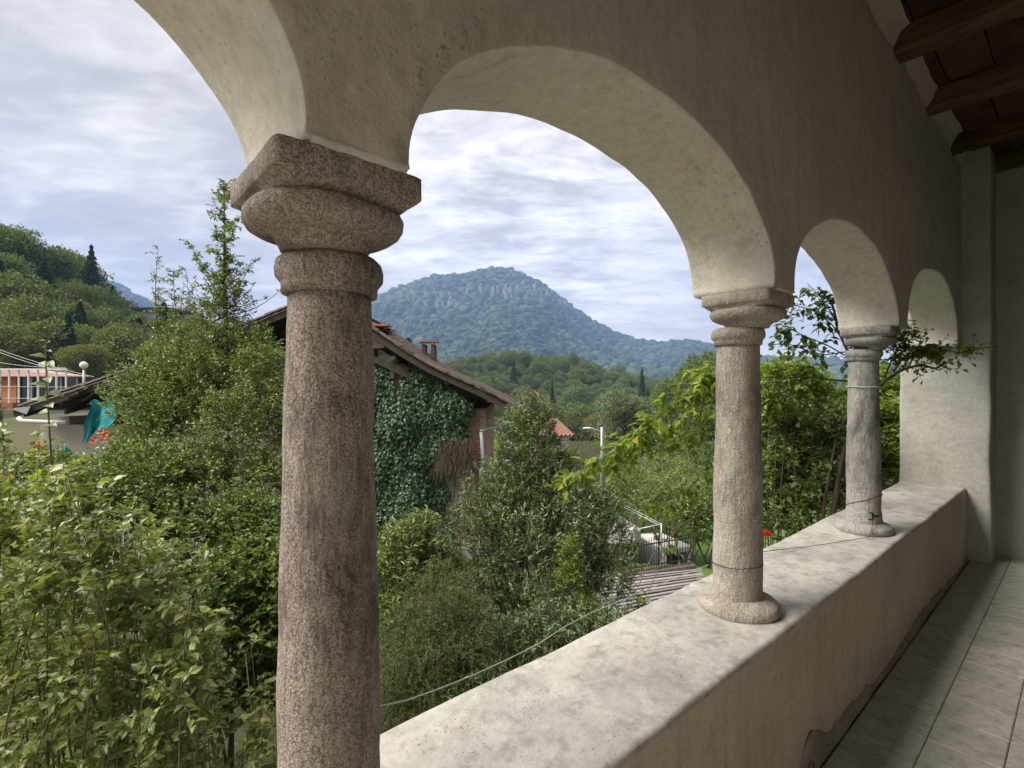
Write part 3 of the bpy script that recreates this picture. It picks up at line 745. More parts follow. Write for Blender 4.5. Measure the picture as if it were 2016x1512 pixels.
def bush(name, label, cat, base, blobs, n_tw, tw_len, k, leafL, ratio, mat, seed, stem_r=.03, n_stem=8, n_single=0, group=None, twigs=True, quad=False, droop=.15, up=.5, out=.7, twig_r=.004, bark=None, spread=1., inner=.25, extra=None, stem_name='stem', stem_n=8, low=-.45, upn=.8):
    base = np.array(base, float); bark = bark or M['bark']
    root = thing(name, label, cat, tuple(base), 0, group)
    p, dirs, _ = blob_points(blobs, n_tw, seed, inner, low)
    r_ = np.random.default_rng(seed + 1)
    dv = unit(dirs * out + np.array([0, 0, up]) + r_.normal(0, .4, (n_tw, 3)))
    ln = tw_len * r_.uniform(.6, 1.3, n_tw); p0 = p - dv * ln[:, None] * .55
    if extra is not None:
        p0 = np.concatenate([p0, extra[0]]); dv = np.concatenate([dv, extra[1]]); ln = np.concatenate([ln, extra[2]])
    pos, D, N, Ll = twig_leaves(p0, dv, ln, k, leafL, droop, seed, spread, upn)
    add_leaves(root, base, pos, D, N, Ll, Ll * ratio, mat, n_single, quad)
    b = MB()
    for q in range(n_stem):
        c, rad = blobs[q % len(blobs)]; tgt = np.array(c) + r_.uniform(-.5, .5, 3) * np.array(rad)
        st = base + np.array([r_.uniform(-1, 1), r_.uniform(-1, 1), 0]) * (stem_r * 3 if n_stem < 4 else .25 * rad[0])
        st[2] = base[2] - .05
        pts = wob_line(st, tgt, 9, .10, seed * 50 + q); b.tube(pts, np.linspace(stem_r, stem_r * .25, 9), stem_n)
    if twigs:
        V, F = twig_tubes(p0, dv, ln, twig_r, droop); b.add(V - 0, F4=F)
    s_ = b.build(stem_name, bark, root, True, base)
    return root
# ------------------------------------------------------------------ forests as instanced masses
def crown_mesh(name, n, seed, mat, R_=1., leaf=.13, tall=1., kind='round'):
    r_ = np.random.default_rng(seed); V = []; 
    if kind == 'round':
        bl = [((0, 0, .95 * tall), (.62, .62, .62 * tall))] + [((r_.uniform(-.5, .5), r_.uniform(-.5, .5), r_.uniform(.55, 1.35) * tall), (r_.uniform(.3, .5),) * 2 + (r_.uniform(.28, .42),)) for _ in range(11)]
        p, dr, _ = blob_points(bl, n, seed, .15, -.7)
    else:
        t_ = r_.random(n) ** .8; h = .25 + 2.1 * t_; lay = np.sin(h * 26) * .12 + 1
        a = r_.uniform(0, 6.283, n); rad = (1 - t_) ** .85 * .62 * lay * np.sqrt(r_.uniform(.3, 1, n)) * (1 + .25 * np.sin(a * 5 + seed))
        p = np.stack([np.cos(a) * rad, np.sin(a) * rad, h - rad * .35], 1); dr = unit(np.stack([np.cos(a), np.sin(a), -.5 + 0 * a], 1))
    D = unit(dr * .8 + r_.normal(0, .6, (n, 3))); N = unit(dr + r_.normal(0, .5, (n, 3)) + np.array([0, 0, .5]))
    Vv, F3, F4, rn = leaf_geo(p, D, N, leaf * r_.uniform(.6, 1.3, n), leaf * .7 * r_.uniform(.6, 1.3, n), .12, .12, True)
    b = MB().tube([(0, 0, -.3), (.02, 0, .5), (0, .02, 1.1)], [.05, .035, .015], 5); Vt = np.concatenate(b.V)
    return mesh_np(name, np.concatenate([Vv, Vt]) * R_, [F4, np.concatenate(b.F4) + len(Vv)], [mat, M['bark']], False,
                   np.concatenate([np.zeros(len(F4), int), np.ones(len(b.F4[0]), int)]), np.concatenate([rn, np.zeros(len(Vt))]))
def lump_mesh(name, seed, mat, sub=2):
    import bmesh
    bm = bmesh.new(); bmesh.ops.create_icosphere(bm, subdivisions=sub, radius=1)
    for v in bm.verts:
        n = mnoise.noise(v.co * 2.1 + Vector((seed * 5, 0, seed))); v.co *= 1 + .45 * n; v.co.z = v.co.z * .85 + .5
    me = bpy.data.meshes.new(name); bm.to_mesh(me); bm.free(); me.materials.append(mat); return me
src_col = {}
def sources(key, meshes):
    c = bpy.data.collections.new(key)
    for q, me in enumerate(meshes): c.objects.link(bpy.data.objects.new('%s_%02d' % (key, q), me))
    src_col[key] = c; return c
def scatter(name, label, pts, scl, rot, idx, coll, base=(0, 0, 0)):
    me = bpy.data.meshes.new(name); me.vertices.add(len(pts)); me.vertices.foreach_set('co', np.asarray(pts, np.float32).ravel())
    a = me.attributes.new('scl', 'FLOAT_VECTOR', 'POINT'); a.data.foreach_set('vector', np.asarray(scl, np.float32).ravel())
    a = me.attributes.new('rot', 'FLOAT_VECTOR', 'POINT'); a.data.foreach_set('vector', np.asarray(rot, np.float32).ravel())
    a = me.attributes.new('idx', 'INT', 'POINT'); a.data.foreach_set('value', np.asarray(idx, np.int32))
    ng = bpy.data.node_groups.new(name, 'GeometryNodeTree')
    ng.interface.new_socket('Geometry', in_out='INPUT', socket_type='NodeSocketGeometry')
    ng.interface.new_socket('Geometry', in_out='OUTPUT', socket_type='NodeSocketGeometry')
    n = ng.nodes; l = ng.links
    gi = n.new('NodeGroupInput'); go = n.new('NodeGroupOutput'); iop = n.new('GeometryNodeInstanceOnPoints')
    ci = n.new('GeometryNodeCollectionInfo'); ci.inputs['Collection'].default_value = coll; ci.inputs['Separate Children'].default_value = True; ci.inputs['Reset Children'].default_value = True
    l.new(gi.outputs[0], iop.inputs['Points']); l.new(ci.outputs[0], iop.inputs['Instance']); iop.inputs['Pick Instance'].default_value = True
    for nm, ty, so in (('scl', 'FLOAT_VECTOR', 'Scale'), ('rot', 'FLOAT_VECTOR', 'Rotation'), ('idx', 'INT', 'Instance Index')):
        at = n.new('GeometryNodeInputNamedAttribute'); at.data_type = ty; at.inputs['Name'].default_value = nm
        l.new(at.outputs[0], iop.inputs[so])
    l.new(iop.outputs[0], go.inputs[0])
    o = link(name, me); md = o.modifiers.new('scatter', 'NODES'); md.node_group = ng
    tag(o, label, 'forest', None, 'stuff'); return o
far_mats = [M['leaf_far'], M['leaf_far_y'], M['leaf_willow'], M['leaf_dark']]
crowns = [crown_mesh('broad_crown_%d' % k, 5000, 40 + k, M['leaf_far'], leaf=.078) for k in range(4)] + \
         [crown_mesh('yellow_crown', 5000, 50, M['leaf_far_y'], leaf=.078), crown_mesh('silver_crown', 5000, 51, M['leaf_willow'], leaf=.075, tall=1.1)] + \
         [crown_mesh('spruce_crown', 4500, 60 + k, M['leaf_dark'], leaf=.07, kind='spruce') for k in range(2)]
c_near = sources('forest_crown', crowns)
fm = leafmat('mountain_wood', ((.018, .034, .012), (.036, .058, .02), (.066, .09, .034)), .7, .0, .15)
t = NT(fm.node_tree)       # stands of different species: tone drifts with the place of each crown
oi = t.new('ShaderNodeObjectInfo'); nz1 = t.noise(oi.outputs['Location'], .0065, 5, .65); rampn = [n for n in t.n if n.bl_idname == 'ShaderNodeValToRGB'][0]
mxn = t.mix(t.mapr(nz1, .42, .62), (.62, .70, .66), (1.25, 1.2, 1.0)); mult = t.mix(1, rampn.outputs[0], mxn, 'MULTIPLY')
t.l.new(mult, [n for n in t.n if n.bl_idname == 'ShaderNodeBsdfPrincipled'][0].inputs['Base Color'])
lumps = [lump_mesh('mountain_crown_%d' % k, k + 1, fm, 2) for k in range(4)]
c_far = sources('mountain_crown', lumps)
def place(n, tr, yr, sz, probs, seed, mask=None, logy=False, hf=T, sink=.0, var=.3):
    r_ = np.random.default_rng(seed); y = (np.exp(r_.uniform(math.log(yr[0]), math.log(yr[1]), n)) if logy else r_.uniform(*yr, n)); t_ = r_.uniform(*tr, n); x = t_ * y
    ok = np.ones(n, bool) if mask is None else mask(x, y, t_)
    x, y = x[ok], y[ok]; z = hf(x, y); m = len(x)
    s = sz * np.clip(np.exp(r_.normal(-.08, var, m)), .35, 2.2); hs = s * r_.uniform(.85, 1.25, m)
    return np.stack([x, y, z - sink * s], 1), np.stack([s, s, hs], 1), np.stack([0 * x, 0 * x, r_.uniform(0, 6.28, m)], 1), r_.choice(len(probs), m, p=np.array(probs) / sum(probs))
pr = [3, 3, 3, 3, 1.6, 1.2, .12, .12]
a1 = place(4200, (-.2, .75), (225, 480), 3.6, pr, 1)
scatter('hill_wood', 'green wooded hill rising in the valley in front of the blue mountain', *a1, c_near)
a2 = place(2200, (-.12, .62), (80, 235), 2.9, pr, 2, lambda x, y, t_: (y > 115 - 60 * t_) , True)
scatter('valley_wood', 'mixed trees filling the valley floor below the wooded hill', *a2, c_near)
a3 = place(2000, (-1.7, -.62), (112, 230), 4.6, [3, 3, 3, 3, .7, .3, .8, .8], 3, lambda x, y, t_: (t_ < -.76 - (y - 112) * .0004))
scatter('left_hill_wood', 'dense mixed wood climbing the steep hill at the left edge', *a3, c_near)
a4 = place(700, (-1.5, -.2), (60, 125), 3.3, [3, 3, 3, 3, .9, .4, .9, .9], 4)
scatter('low_wood', 'low trees and scrub beyond the old house on the left', *a4, c_near)
def mm(x, y, t_):
    el_ = (MT(x, y) - EYE) / y * 1000
    px = t_ * 1000 + 1008; py = 765 - el_
    st = np.sin(px / 1.9 + .5 * np.sin(py / 4)) + .8 * np.sin(px / 4.3 + 2) + .6 * np.sin(px / 0.9)
    c1 = (abs(py - (582 + 5 * np.sin(px / 14))) < 12 - abs(px - 1005) / 9) & (st > .55)
    c2 = (abs(py - (607 + 6 * np.sin(px / 11))) < 14 - abs(px - 880) / 5) & (st > .8)
    c3 = (abs(py - (590 + 3 * np.sin(px / 9))) < 8 - abs(px - 815) / 6) & (st > .9)
    c4 = (abs(py - (600 + (px - 1100) * .5)) < 5) & (abs(px - 1110) < 22) & (st > .3)
    return ~(c1 | c2 | c3 | c4)
a5 = place(64000, (-1.15, 1.1), (1000, 2560), 9.5, [1, 1, 1, 1], 5, mm, hf=MT, var=.42)
scatter('mountain_wood', 'woodland covering the big rounded blue mountain', *a5, c_far)
rock_l = simple('crag_rock', (.19, .185, .17), .95, .25, .2, .5, c2=(.09, .09, .08), stretch=(1, 1, .3))
c_rock = sources('crag', [lump_mesh('crag_%d' % k, 11 + k, rock_l, 2) for k in range(3)])
a7 = place(50000, (-.32, .14), (1700, 2500), 5, [1, 1, 1], 15, lambda x, y, t_: ~mm(x, y, t_), hf=MT)
a7 = (a7[0], a7[1] * np.array([.8, .8, 2.4]), a7[2], a7[3])
scatter('rock_crags', 'pale grey rock faces showing through the woods below the mountain top', *a7, c_rock)
a6 = place(9000, (-1.1, 1.1), (480, 1050), 6.5, [1, 1, 1, 1], 6)
scatter('distant_valley_wood', 'hazy trees on the flat valley between hill and mountain', *a6, c_far)

# ------------------------------------------------------------------ single trees one can tell apart
tree_src = {}
def tree_parts(kind, seed):
    seed = seed % 7; key = (kind, seed)
    if key in tree_src: return tree_src[key]
    mat = {'broad': M['leaf_far'], 'yellow': M['leaf_far_y'], 'silver': M['leaf_willow'], 'spruce': M['leaf_dark'], 'dry': M['leaf_dry']}[kind]
    r_ = np.random.default_rng(seed)
    n = {'dry': 2500}.get(kind, 12000); leaf = {'spruce': .04, 'dry': .04}.get(kind, .05)
    if kind != 'spruce':
        bl = [((r_.uniform(-.55, .55), r_.uniform(-.55, .55), r_.uniform(.6, 1.65)), (r_.uniform(.22, .42),) * 2 + (r_.uniform(.2, .34),)) for _ in range(18)] + [((0, 0, 1.1), (.45, .45, .55))]
        p, dr, _ = blob_points(bl, n, seed, .2, -.75)
        tk = MB().tube(wob_line((0, 0, -.4), (0, 0, 1.3), 8, .03, seed), np.linspace(.055, .015, 8), 7)
        for c, rad in bl[:12]: tk.tube(wob_line((0, 0, .35), c, 6, .08, seed), np.linspace(.03, .006, 6), 5)
    else:
        t_ = r_.random(n) ** .75; h = .15 + 2.3 * t_; a = r_.uniform(0, 6.283, n); br = np.round(h * 9) / 9
        rad = (1 - t_) ** .8 * .55 * np.sqrt(r_.uniform(.1, 1, n)) * (1 + .3 * np.sin(a * 4 + br * 40))
        p = np.stack([np.cos(a) * rad, np.sin(a) * rad, br - rad * .45 + r_.normal(0, .02, n)], 1); dr = unit(np.stack([np.cos(a), np.sin(a), -.8 + 0 * a], 1))
        tk = MB().tube([(0, 0, -.4), (0, 0, 1), (0, 0, 2.4)], [.05, .03, .008], 7)
    D = unit(dr * .8 + r_.normal(0, .6, (n, 3))); N = unit(dr + r_.normal(0, .5, (n, 3)) + np.array([0, 0, .5]))
    V, F3, F4, rn = leaf_geo(p, D, N, leaf * r_.uniform(.5, 1.6, n), leaf * .65 * r_.uniform(.6, 1.3, n), .12, .12, True)
    cm = mesh_np('crown', V, [F4], [mat], False, rnd=rn)
    tm_ = mesh_np('trunk', np.concatenate(tk.V), [np.concatenate(tk.F4), np.concatenate(tk.F3)], [M['bark']], True)
    tree_src[key] = (cm, tm_); return tree_src[key]
def tree(kind, seed, px, top_py, base_py, z, width_px, label, cat='tree', group=None, zb=None):
    x = (px - 1008) / 1000 * z; zt = EYE + (765 - top_py) / 1000 * z
    zb = float(T(x, z)) if zb is None else zb
    w = width_px / 1000 * z / 2; hgt = zt - zb
    cm, tm_ = tree_parts(kind, seed)
    root = thing({'spruce': 'spruce_tree', 'silver': 'willow_tree', 'dry': 'withered_tree'}.get(kind, 'broadleaf_tree'), label, cat, (x, z, zb), seed * 1.3, group)
    full = 2.42 if kind == 'spruce' else 2.0; wk = .55 if kind == 'spruce' else .85
    hs = hgt / full
    for me, nm in ((tm_, 'trunk'), (cm, 'crown')):
        o = link(nm, me, root); o.scale = (w / wk, w / wk, hs)
        if nm == 'crown': o['kind'] = 'stuff'
    return root
G1 = 'trees along the foot of the left hill'; G2 = 'trees in the valley behind the gardens'
tree('broad', 1, 20, 425, 700, 105, 150, 'tall rounded broadleaf tree highest on the left hill, at the picture edge', group=G1, zb=22)
tree('broad', 2, 105, 478, 700, 108, 90, 'dark rounded tree just right of the tallest one on the left skyline', group=G1, zb=20)
tree('spruce', 1, 85, 520, 700, 88, 95, 'tall dark spruce in front of the left hill, nearest the picture edge', group=G1)
tree('spruce', 2, 20, 560, 740, 84, 110, 'broad dark spruce cut by the left edge of the picture', group=G1)
tree('spruce', 3, 180, 488, 660, 112, 62, 'slender spruce standing up from the right end of the hill skyline', group=G1, zb=14)
tree('broad', 3, 212, 545, 650, 110, 60, 'small tree below the slender skyline spruce, last on the hill', group=G1, zb=9)
tree('broad', 4, 155, 550, 690, 92, 90, 'light green tree between the two dark spruces of the left hill', group=G1)
tree('yellow', 1, 48, 640, 760, 58, 105, 'yellowish tree behind the pink roofed terrace, the left one of two', group=G1)
tree('yellow', 2, 165, 668, 770, 55, 90, 'yellow-brown tree behind the globe lamp', group=G1)
tree('broad', 5, 248, 620, 740, 66, 90, 'grey-green tree below the end of the hill, behind the yellow-brown one', group=G1)
tree('broad', 6, 335, 665, 760, 60, 110, 'dark green tree left of the holly spire, under the flat grey building', group=G1)
tree('broad', 14, 130, 610, 745, 76, 80, 'mid green tree squeezed between the dark spruce and the yellow-brown tree', group=G1)
tree('silver', 1, 1232, 762, 880, 62, 130, 'pale silvery willow-like tree in the middle of the valley', group=G2)
tree('dry', 1, 1150, 838, 960, 34, 90, 'thin brownish half-bare tree left of the street lamp', group=G2)
tree('spruce', 4, 1087, 752, 800, 150, 24, 'small dark pointed conifer in the valley above the red roof', group=G2)
tree('spruce', 5, 1264, 726, 752, 170, 30, 'dark conifer at the right foot of the wooded hill', group=G2)
tree('broad', 7, 1385, 690, 900, 60, 130, 'big dense tree directly left of the middle column', group=G2)
tree('broad', 8, 1325, 722, 900, 66, 90, 'rounded tree left of the big dense one beside the middle column', group=G2)
tree('broad', 9, 1300, 830, 930, 40, 120, 'dark green tree right of the street lamp', group=G2)
tree('broad', 10, 1385, 850, 950, 30, 120, 'dark thicket tree low against the middle column', group=G2)
tree('broad', 11, 1105, 880, 960, 38, 90, 'low green tree under the red tiled roof', group=G2)
tree('broad', 12, 1010, 815, 880, 55, 90, 'green tree rising behind the eave of the old house', group=G2)
tree('yellow', 3, 1185, 800, 880, 75, 70, 'pale olive tree between the red roof and the willow-like tree', group=G2)
tree('broad', 13, 1215, 880, 980, 28, 90, 'round green bush-like tree just right of the lamp post', group=G2)
tree('broad', 15, 1560, 745, 900, 40, 220, 'leafy tree behind the rose between the middle and far columns', group=G2)
tree('broad', 16, 1480, 745, 900, 45, 160, 'tree just right of the middle column, behind the climbing leaves', group=G2)
tree('broad', 17, 1740, 730, 900, 35, 180, 'tree glimpsed right of the far column', group=G2)
tree('yellow', 4, 1050, 812, 870, 85, 70, 'light green tree left of the red tiled roof', group=G2)
# ------------------------------------------------------------------ the old tiled house
HY, VY, HB = 14.0, 13.35, 20.5            # gable wall, verge and rear of the house
hb = np.array([-6.5, HY, 0.])
house = thing('old_house', 'old stone house with a sagging tiled roof and an ivy covered gable', 'house', tuple(hb))
apex = (-5.16, 7.5); er = (.20, 4.50); elf = (-13.1, 4.52)          # (x, z) of the roof line at the verge
def roof_z(x): 
    if x > apex[0]: t_ = (x - apex[0]) / (er[0] - apex[0]); return apex[1] + (er[1] - apex[1]) * t_ + .05 * math.sin(t_ * 9) - .10 * math.sin(math.pi * t_)
    t_ = (x - apex[0]) / (elf[0] - apex[0]); return apex[1] + (elf[1] - apex[1]) * t_ - .14 * math.sin(math.pi * t_)
# gable wall: right part is rough stone, left part plastered; both stop short of the roof so that the loft stays dark
def wall_poly(name, x0, x1, drop, mat, y0=HY, y1=HY + .45, zfix=None):
    xs = np.linspace(x0, x1, 14); b = MB()
    for a_, b_ in zip(xs[:-1], xs[1:]):
        za = (roof_z(a_) - drop) if zfix is None else zfix; zb = (roof_z(b_) - drop) if zfix is None else zfix
        b.hexa([(a_, y0, -1), (b_, y0, -1), (b_, y1, -1), (a_, y1, -1), (a_, y0, za), (b_, y0, zb), (b_, y1, zb), (a_, y1, za)])
    return b.build(name, mat, house, False, hb)
wall_poly('gable_wall', -3.7, -1.3, .50, M['mortar'])
wall_poly('gable_wall', -7.4, -3.7, 0, M['mortar'], zfix=5.05)
wall_poly('plastered_wall', -13.0, -7.4, 0, M['render'], zfix=4.0)
b = MB().box((-1.3, HY + .03, -1), (-.72, HB, 4.45)); b.build('side_wall', M['brick'], house, False, hb)
b = MB().box((-13.0, HY + .45, -1), (-12.6, HB, 4.2)); b.build('side_wall', M['render'], house, False, hb)
wall_poly('rear_wall', -12.9, -1.0, .15, M['mortar'], HB - .3, HB)
# loft interior floor
b = MB().box((-12.6, HY + .45, 3.9), (-1.3, HB - .3, 4.0)); b.build('loft_floor', M['dark_wood'], house, False, hb)
# roof deck, rafters, verge boards, purlins
def slope_pts(x0, x1, n=14): return [(x, roof_z(x)) for x in np.linspace(x0, x1, n)]
for (x0, x1, nm) in ((apex[0], er[0], 'right'), (elf[0], apex[0], 'left')):
    sp = slope_pts(x0, x1)
    b = MB()
    for (xa, za), (xb, zb) in zip(sp[:-1], sp[1:]):
        b.hexa([(xa, VY, za - .13), (xb, VY, zb - .13), (xb, HB + .4, zb - .13), (xa, HB + .4, za - .13), (xa, VY, za - .10), (xb, VY, zb - .10), (xb, HB + .4, zb - .10), (xa, HB + .4, za - .10)])
    b.build('roof_deck', M['dark_wood'], house, False, hb)
    b = MB()
    for (xa, za), (xb, zb) in zip(sp[:-1], sp[1:]): b.bar((xa, VY + .02, za - .20), (xb, VY + .02, zb - .20), .05, .13)
    b.build('verge_board', M['old_wood'], house, False, hb)
    for q, yy in enumerate((VY + .32, HY + .9, HY + 2)):
        b = MB()
        for (xa, za), (xb, zb) in zip(sp[:-1], sp[1:]): b.bar((xa, yy, za - .22), (xb, yy, zb - .22), .10, .12)
        b.build('rafter', M['dark_wood'], house, False, hb)
for (px, py) in ((775, 707), (957, 783), (880, 752)):
    p = P(px, py, VY + .1); b = MB()
    b.tube([p, p + [0, .5, 0], p + [0, 1.4, 0]], [.085, .10, .10], 9); b.build('purlin', M['old_wood'], house, True, hb)
b = MB(); b.bar(P(700, 690, HY - .25), P(812, 742, HY - .25), .10, .16); b.build('gable_strut', M['old_wood'], house, False, hb)
b = MB(); b.bar(P(776, 705, HY - .22), P(772, 745, HY - .22), .10, .12); b.build('gable_strut', M['old_wood'], house, False, hb)
# tiles: curved tiles laid in courses down each slope
def coppo(seed):
    b = MB(); th = np.linspace(0, math.pi, 7); g = []
    for (y, r) in ((0, .085), (.25, .075), (.46, .068)):
        g.append([(math.cos(a_) * r, y, math.sin(a_) * r * .8) for a_ in th])
    g2 = [[(x * .84, y, z * .82 - .0) for (x, y, z) in row] for row in g]
    b.grid(np.array(g)); b.grid(np.array(g2)[:, ::-1]); b.grid(np.array([g[0], g2[0]])); b.grid(np.array([g[2], g2[2]]))
    return mesh_np('roof_tile', np.concatenate(b.V), [np.concatenate(b.F4)], [M['roof_tile']], True)
cm_ = coppo(1); cV = np.empty(len(cm_.vertices) * 3); cm_.vertices.foreach_get('co', cV); cV = cV.reshape(-1, 3)
cF = np.array([list(p.vertices) for p in cm_.polygons])
rs = random.Random(2); rest = MB(); nt = 0
for (xt, xe) in ((apex[0], er[0]), (apex[0], elf[0])):
    run = abs(xe - xt); sgn = 1 if xe > xt else -1; nrow = int(run / .30)
    for c in range(34):
        yy = VY - .02 + c * .205
        for r in range(nrow + 1):
            x = xe - sgn * (.0 + r * run / (nrow + .3)); x2 = x - sgn * .35
            up = Vector((x2 - x, 0, roof_z(x2) - roof_z(x))).normalized(); side = Vector((0, 1, 0)) * -sgn; nrm = side.cross(up) * (1)
            side = up.cross(nrm)
            if nrm.z < 0: nrm = -nrm; side = -side
            sc_ = 1 + rs.uniform(-.06, .06); jit = rs.uniform(-.05, .05)
            loc = Vector((x, yy + rs.uniform(-.012, .012), roof_z(x) - .075 + rs.uniform(-.012, .022) + (.03 if c == 0 else 0))) + up * jit
            mtx = Matrix(((side.x, up.x, nrm.x, loc.x - hb[0]), (side.y, up.y, nrm.y, loc.y - hb[1]), (side.z, up.z, nrm.z, loc.z - hb[2]), (0, 0, 0, 1)))
            if c < 2 or (c < 6 and sgn > 0) or (c==2):
                o = link('roof_tile', cm_, house); o.matrix_basis = mtx
            else:
                A = np.array(mtx); rest.add(cV @ A[:3, :3].T + A[:3, 3], F4=cF)
o = rest.build('roof_tile', M['roof_tile'], house, True); o['kind'] = 'stuff'
# ridge tiles and the heap of tiles at the ridge end
for k in range(16):
    o = link('ridge_tile', cm_, house); o.location = (apex[0] - hb[0], VY - hb[1] + k * .42 - .02, apex[1] + .0); o.scale = (1.5, 1.05, 1.3)
for k in range(14):
    p = P(742 + 7 * (k % 4) + rs.uniform(-2, 2), 655 - 4.6 * (k // 4), VY + .35 + .1 * (k % 3))
    o = link('stacked_tile', cm_, house); o.location = tuple(p - hb - np.array([0, 0, .05])); o.rotation_euler = (0, rs.uniform(-.25, .25), rs.uniform(-.3, .3)); o.scale = (.8, .8, .8)
b = MB(); b.box(tuple(P(735, 660, VY + .5) + [-.2, 0, -.35]), tuple(P(764, 645, VY + .9))); b.build('tile_bed', M['mortar'], house, False, hb)
b = MB(); p = P(735, 641, VY + .35); b.bar(p + [-.25, 0, 0], P(767, 641, VY + .35), .34, .06); b.build('cap_slab', M['new_tile'], house, False, hb)
# brick quoin
bm_ = MB().box((-.125, 0, -.028), (.125, .07, .028)); bV = nz(np.concatenate(bm_.V), 9, .006, 3)
brick_me = mesh_np('brick', bV, [np.concatenate(bm_.F4)], [M['brick']])
nb = 0
for r in range(44):
    z = .85 + r * .082
    for c in range(3):
        x = -1.54 + c * .27 + (.13 if r % 2 else 0)
        if x < -1.42 and r % 3: continue
        if x > -.84: continue
        o = link('brick', brick_me, house); o.location = (x - hb[0], HY - .045 + rs.uniform(-.02, .012) - hb[1], z - hb[2]); o.rotation_euler = (rs.uniform(-.03, .03), rs.uniform(-.04, .04), rs.uniform(-.06, .06)); o.scale = (rs.uniform(.85, 1.03), 1, rs.uniform(.8, 1.15)); nb += 1
b = MB().box((-1.66, HY - .02, .3), (-.72, HY + .04, 4.35)); b.build('quoin_mortar', M['mortar'], house, False, hb)
b = MB(); cy = HY - .03   # beige patch of render near the foot of the quoin
c0 = P(887, 950, cy); th = np.linspace(0, 2 * math.pi, 15)[:-1]
b.add([c0 + [math.cos(a_) * .28 * (1 + .2 * math.sin(3 * a_)), 0, math.sin(a_) * .28 * (1 + .15 * math.cos(2 * a_))] for a_ in th] + [c0 - [0, .012, 0]], F3=[[14, (k + 1) % 14, k] for k in range(14)])
b.build('render_patch', M['render'], house, False, hb)
# chimney
p0 = P(845, 680, 17.2); cx0, cz = p0[0], p0[2]
b = MB()
for sx in (-1, 1):
    for sy in (-1, 1): b.box((cx0 + sx * .155 - .06, 17.2 + sy * .15 - .06, cz - .45), (cx0 + sx * .155 + .06, 17.2 + sy * .15 + .06, cz + .02))
b.box((cx0 - .23, 17.0, cz - 1.6), (cx0 + .23, 17.42, cz - .28))
ch = b.build('chimney', simple('sooty_brick', (.16, .09, .07), .9, .25, 9), house, False, hb)  # darker brick tone over the whole stack and its legs
for k in range(6):
    o = link('chimney_tile', cm_, ch, (cx0 - .24 + k * .095 - hb[0], 16.93 - hb[1], cz + .03 - hb[2])); o.scale = (.62, 1.25, .9); o.rotation_euler = (R(8), 0, 0)
    o.data = cm_ if k else cm_
new_t = cm_.copy(); new_t.materials.clear(); new_t.materials.append(M['new_tile'])
for o in ch.children: o.data = new_t
b = MB().box((cx0 - .30, 16.95, cz + .10), (cx0 + .30, 17.45, cz + .14)); b.build('chimney_cap', M['new_tile'], ch, False, hb)
# downpipe and gutter
b = MB(); b.tube([P(947, 851, HY - .12), P(949, 870, HY - .12), P(950, 900, HY - .12), P(950, 1000, HY - .12)], .05, 10); b.build('downpipe', M['white'], house, True, hb)
b = MB(); b.tube([P(945, 850, HY - .12), P(960, 843, HY + .1), P(1005, 836, HY + .8)], .055, 10); b.build('gutter', M['galv'], house, True, hb)
# left eave: gutter stub, grey flashing and corrugated scraps
b = MB(); b.tube([P(36, 823, 13.1), P(44, 829, 13.1), P(90, 831, 13.2), P(130, 832, 13.3)], .055, 10); b.build('broken_gutter', M['white'], house, True, hb)
b = MB(); b.hexa([P(25, 806, 13.2), P(52, 816, 13.2), P(52, 816, 13.6), P(25, 806, 13.6), P(28, 803, 13.2), P(60, 800, 13.2), P(60, 800, 13.6), P(28, 803, 13.6)]); b.build('flashing', M['galv'], house, False, hb)
for k in range(7):
    b = MB(); a_ = P(112 + 8 * k, 797 - 4.5 * (k % 4), 13.0 + .05 * k)
    g = np.array([[a_ + np.array([.05 * q, .1 * w, .015 * math.sin(q * 2.1) + .035 * q + .03 * (w - 1)]) for w in range(3)] for q in range(9)])
    b.grid(g); b.build('roof_felt_scrap', M['grey_wall'] if k % 2 else M['dark_wood'], house, False, hb)
b = MB(); b.bar(P(0, 800, 13.3), P(32, 799, 13.3), .2, .16); b.build('fascia', M['red_tiles'], house, False, hb)

# ivy on the gable
r_ = np.random.default_rng(77)
n = 30000; px = r_.uniform(560, 935, n); py = r_.uniform(690, 1110, n)
rl = 765 + (px - 735) * .56 - 125          # image of the roof line
top_ = np.interp(px, [560, 735, 745, 768, 785, 800, 830, 880, 905, 925, 935], [640, 692, 712, 728, 795, 728, 716, 750, 775, 790, 806])
right = np.interp(py, [700, 790, 830, 880, 920, 960, 990, 1110], [935, 935, 928, 918, 900, 880, 880, 905])
gapn = np.sin(px / 13 + 2 * np.sin(py / 17)) * np.sin(py / 15 + 1.5 * np.sin(px / 21)); edge = np.minimum(right - px, 40) / 40
ok = (py > top_) & (px < right + 6 * np.sin(py / 9)) & ((gapn < .72 + .2 * edge) | (r_.random(n) < .25)); px, py = px[ok], py[ok]; n = len(px)
wx = (px - 1008) / 1000 * HY; wz = EYE + (765 - py) / 1000 * HY
_iw = np.random.default_rng(9); _ik = [(math.cos(q * 2.4) * f, math.sin(q * 2.4) * f * .8, _iw.uniform(0, 6.28), a_) for q, (f, a_) in enumerate(((1.3, .10), (1.7, .10), (2.3, .08), (3.1, .07), (4.1, .05), (5.3, .045), (7, .035), (9, .03), (12, .02), (15, .02)))]
def ivy_depth(x, z): return np.maximum(.03, .22 + sum(a_ * np.sin(kx * x + kz * z + ph) for kx, kz, ph, a_ in _ik))
dep = ivy_depth(wx, wz)
posi = np.stack([wx, HY - .05 - dep * r_.uniform(.55, 1.05, n), wz], 1)
gx = (ivy_depth(wx + .02, wz) - dep) / .02; gz = (ivy_depth(wx, wz + .02) - dep) / .02
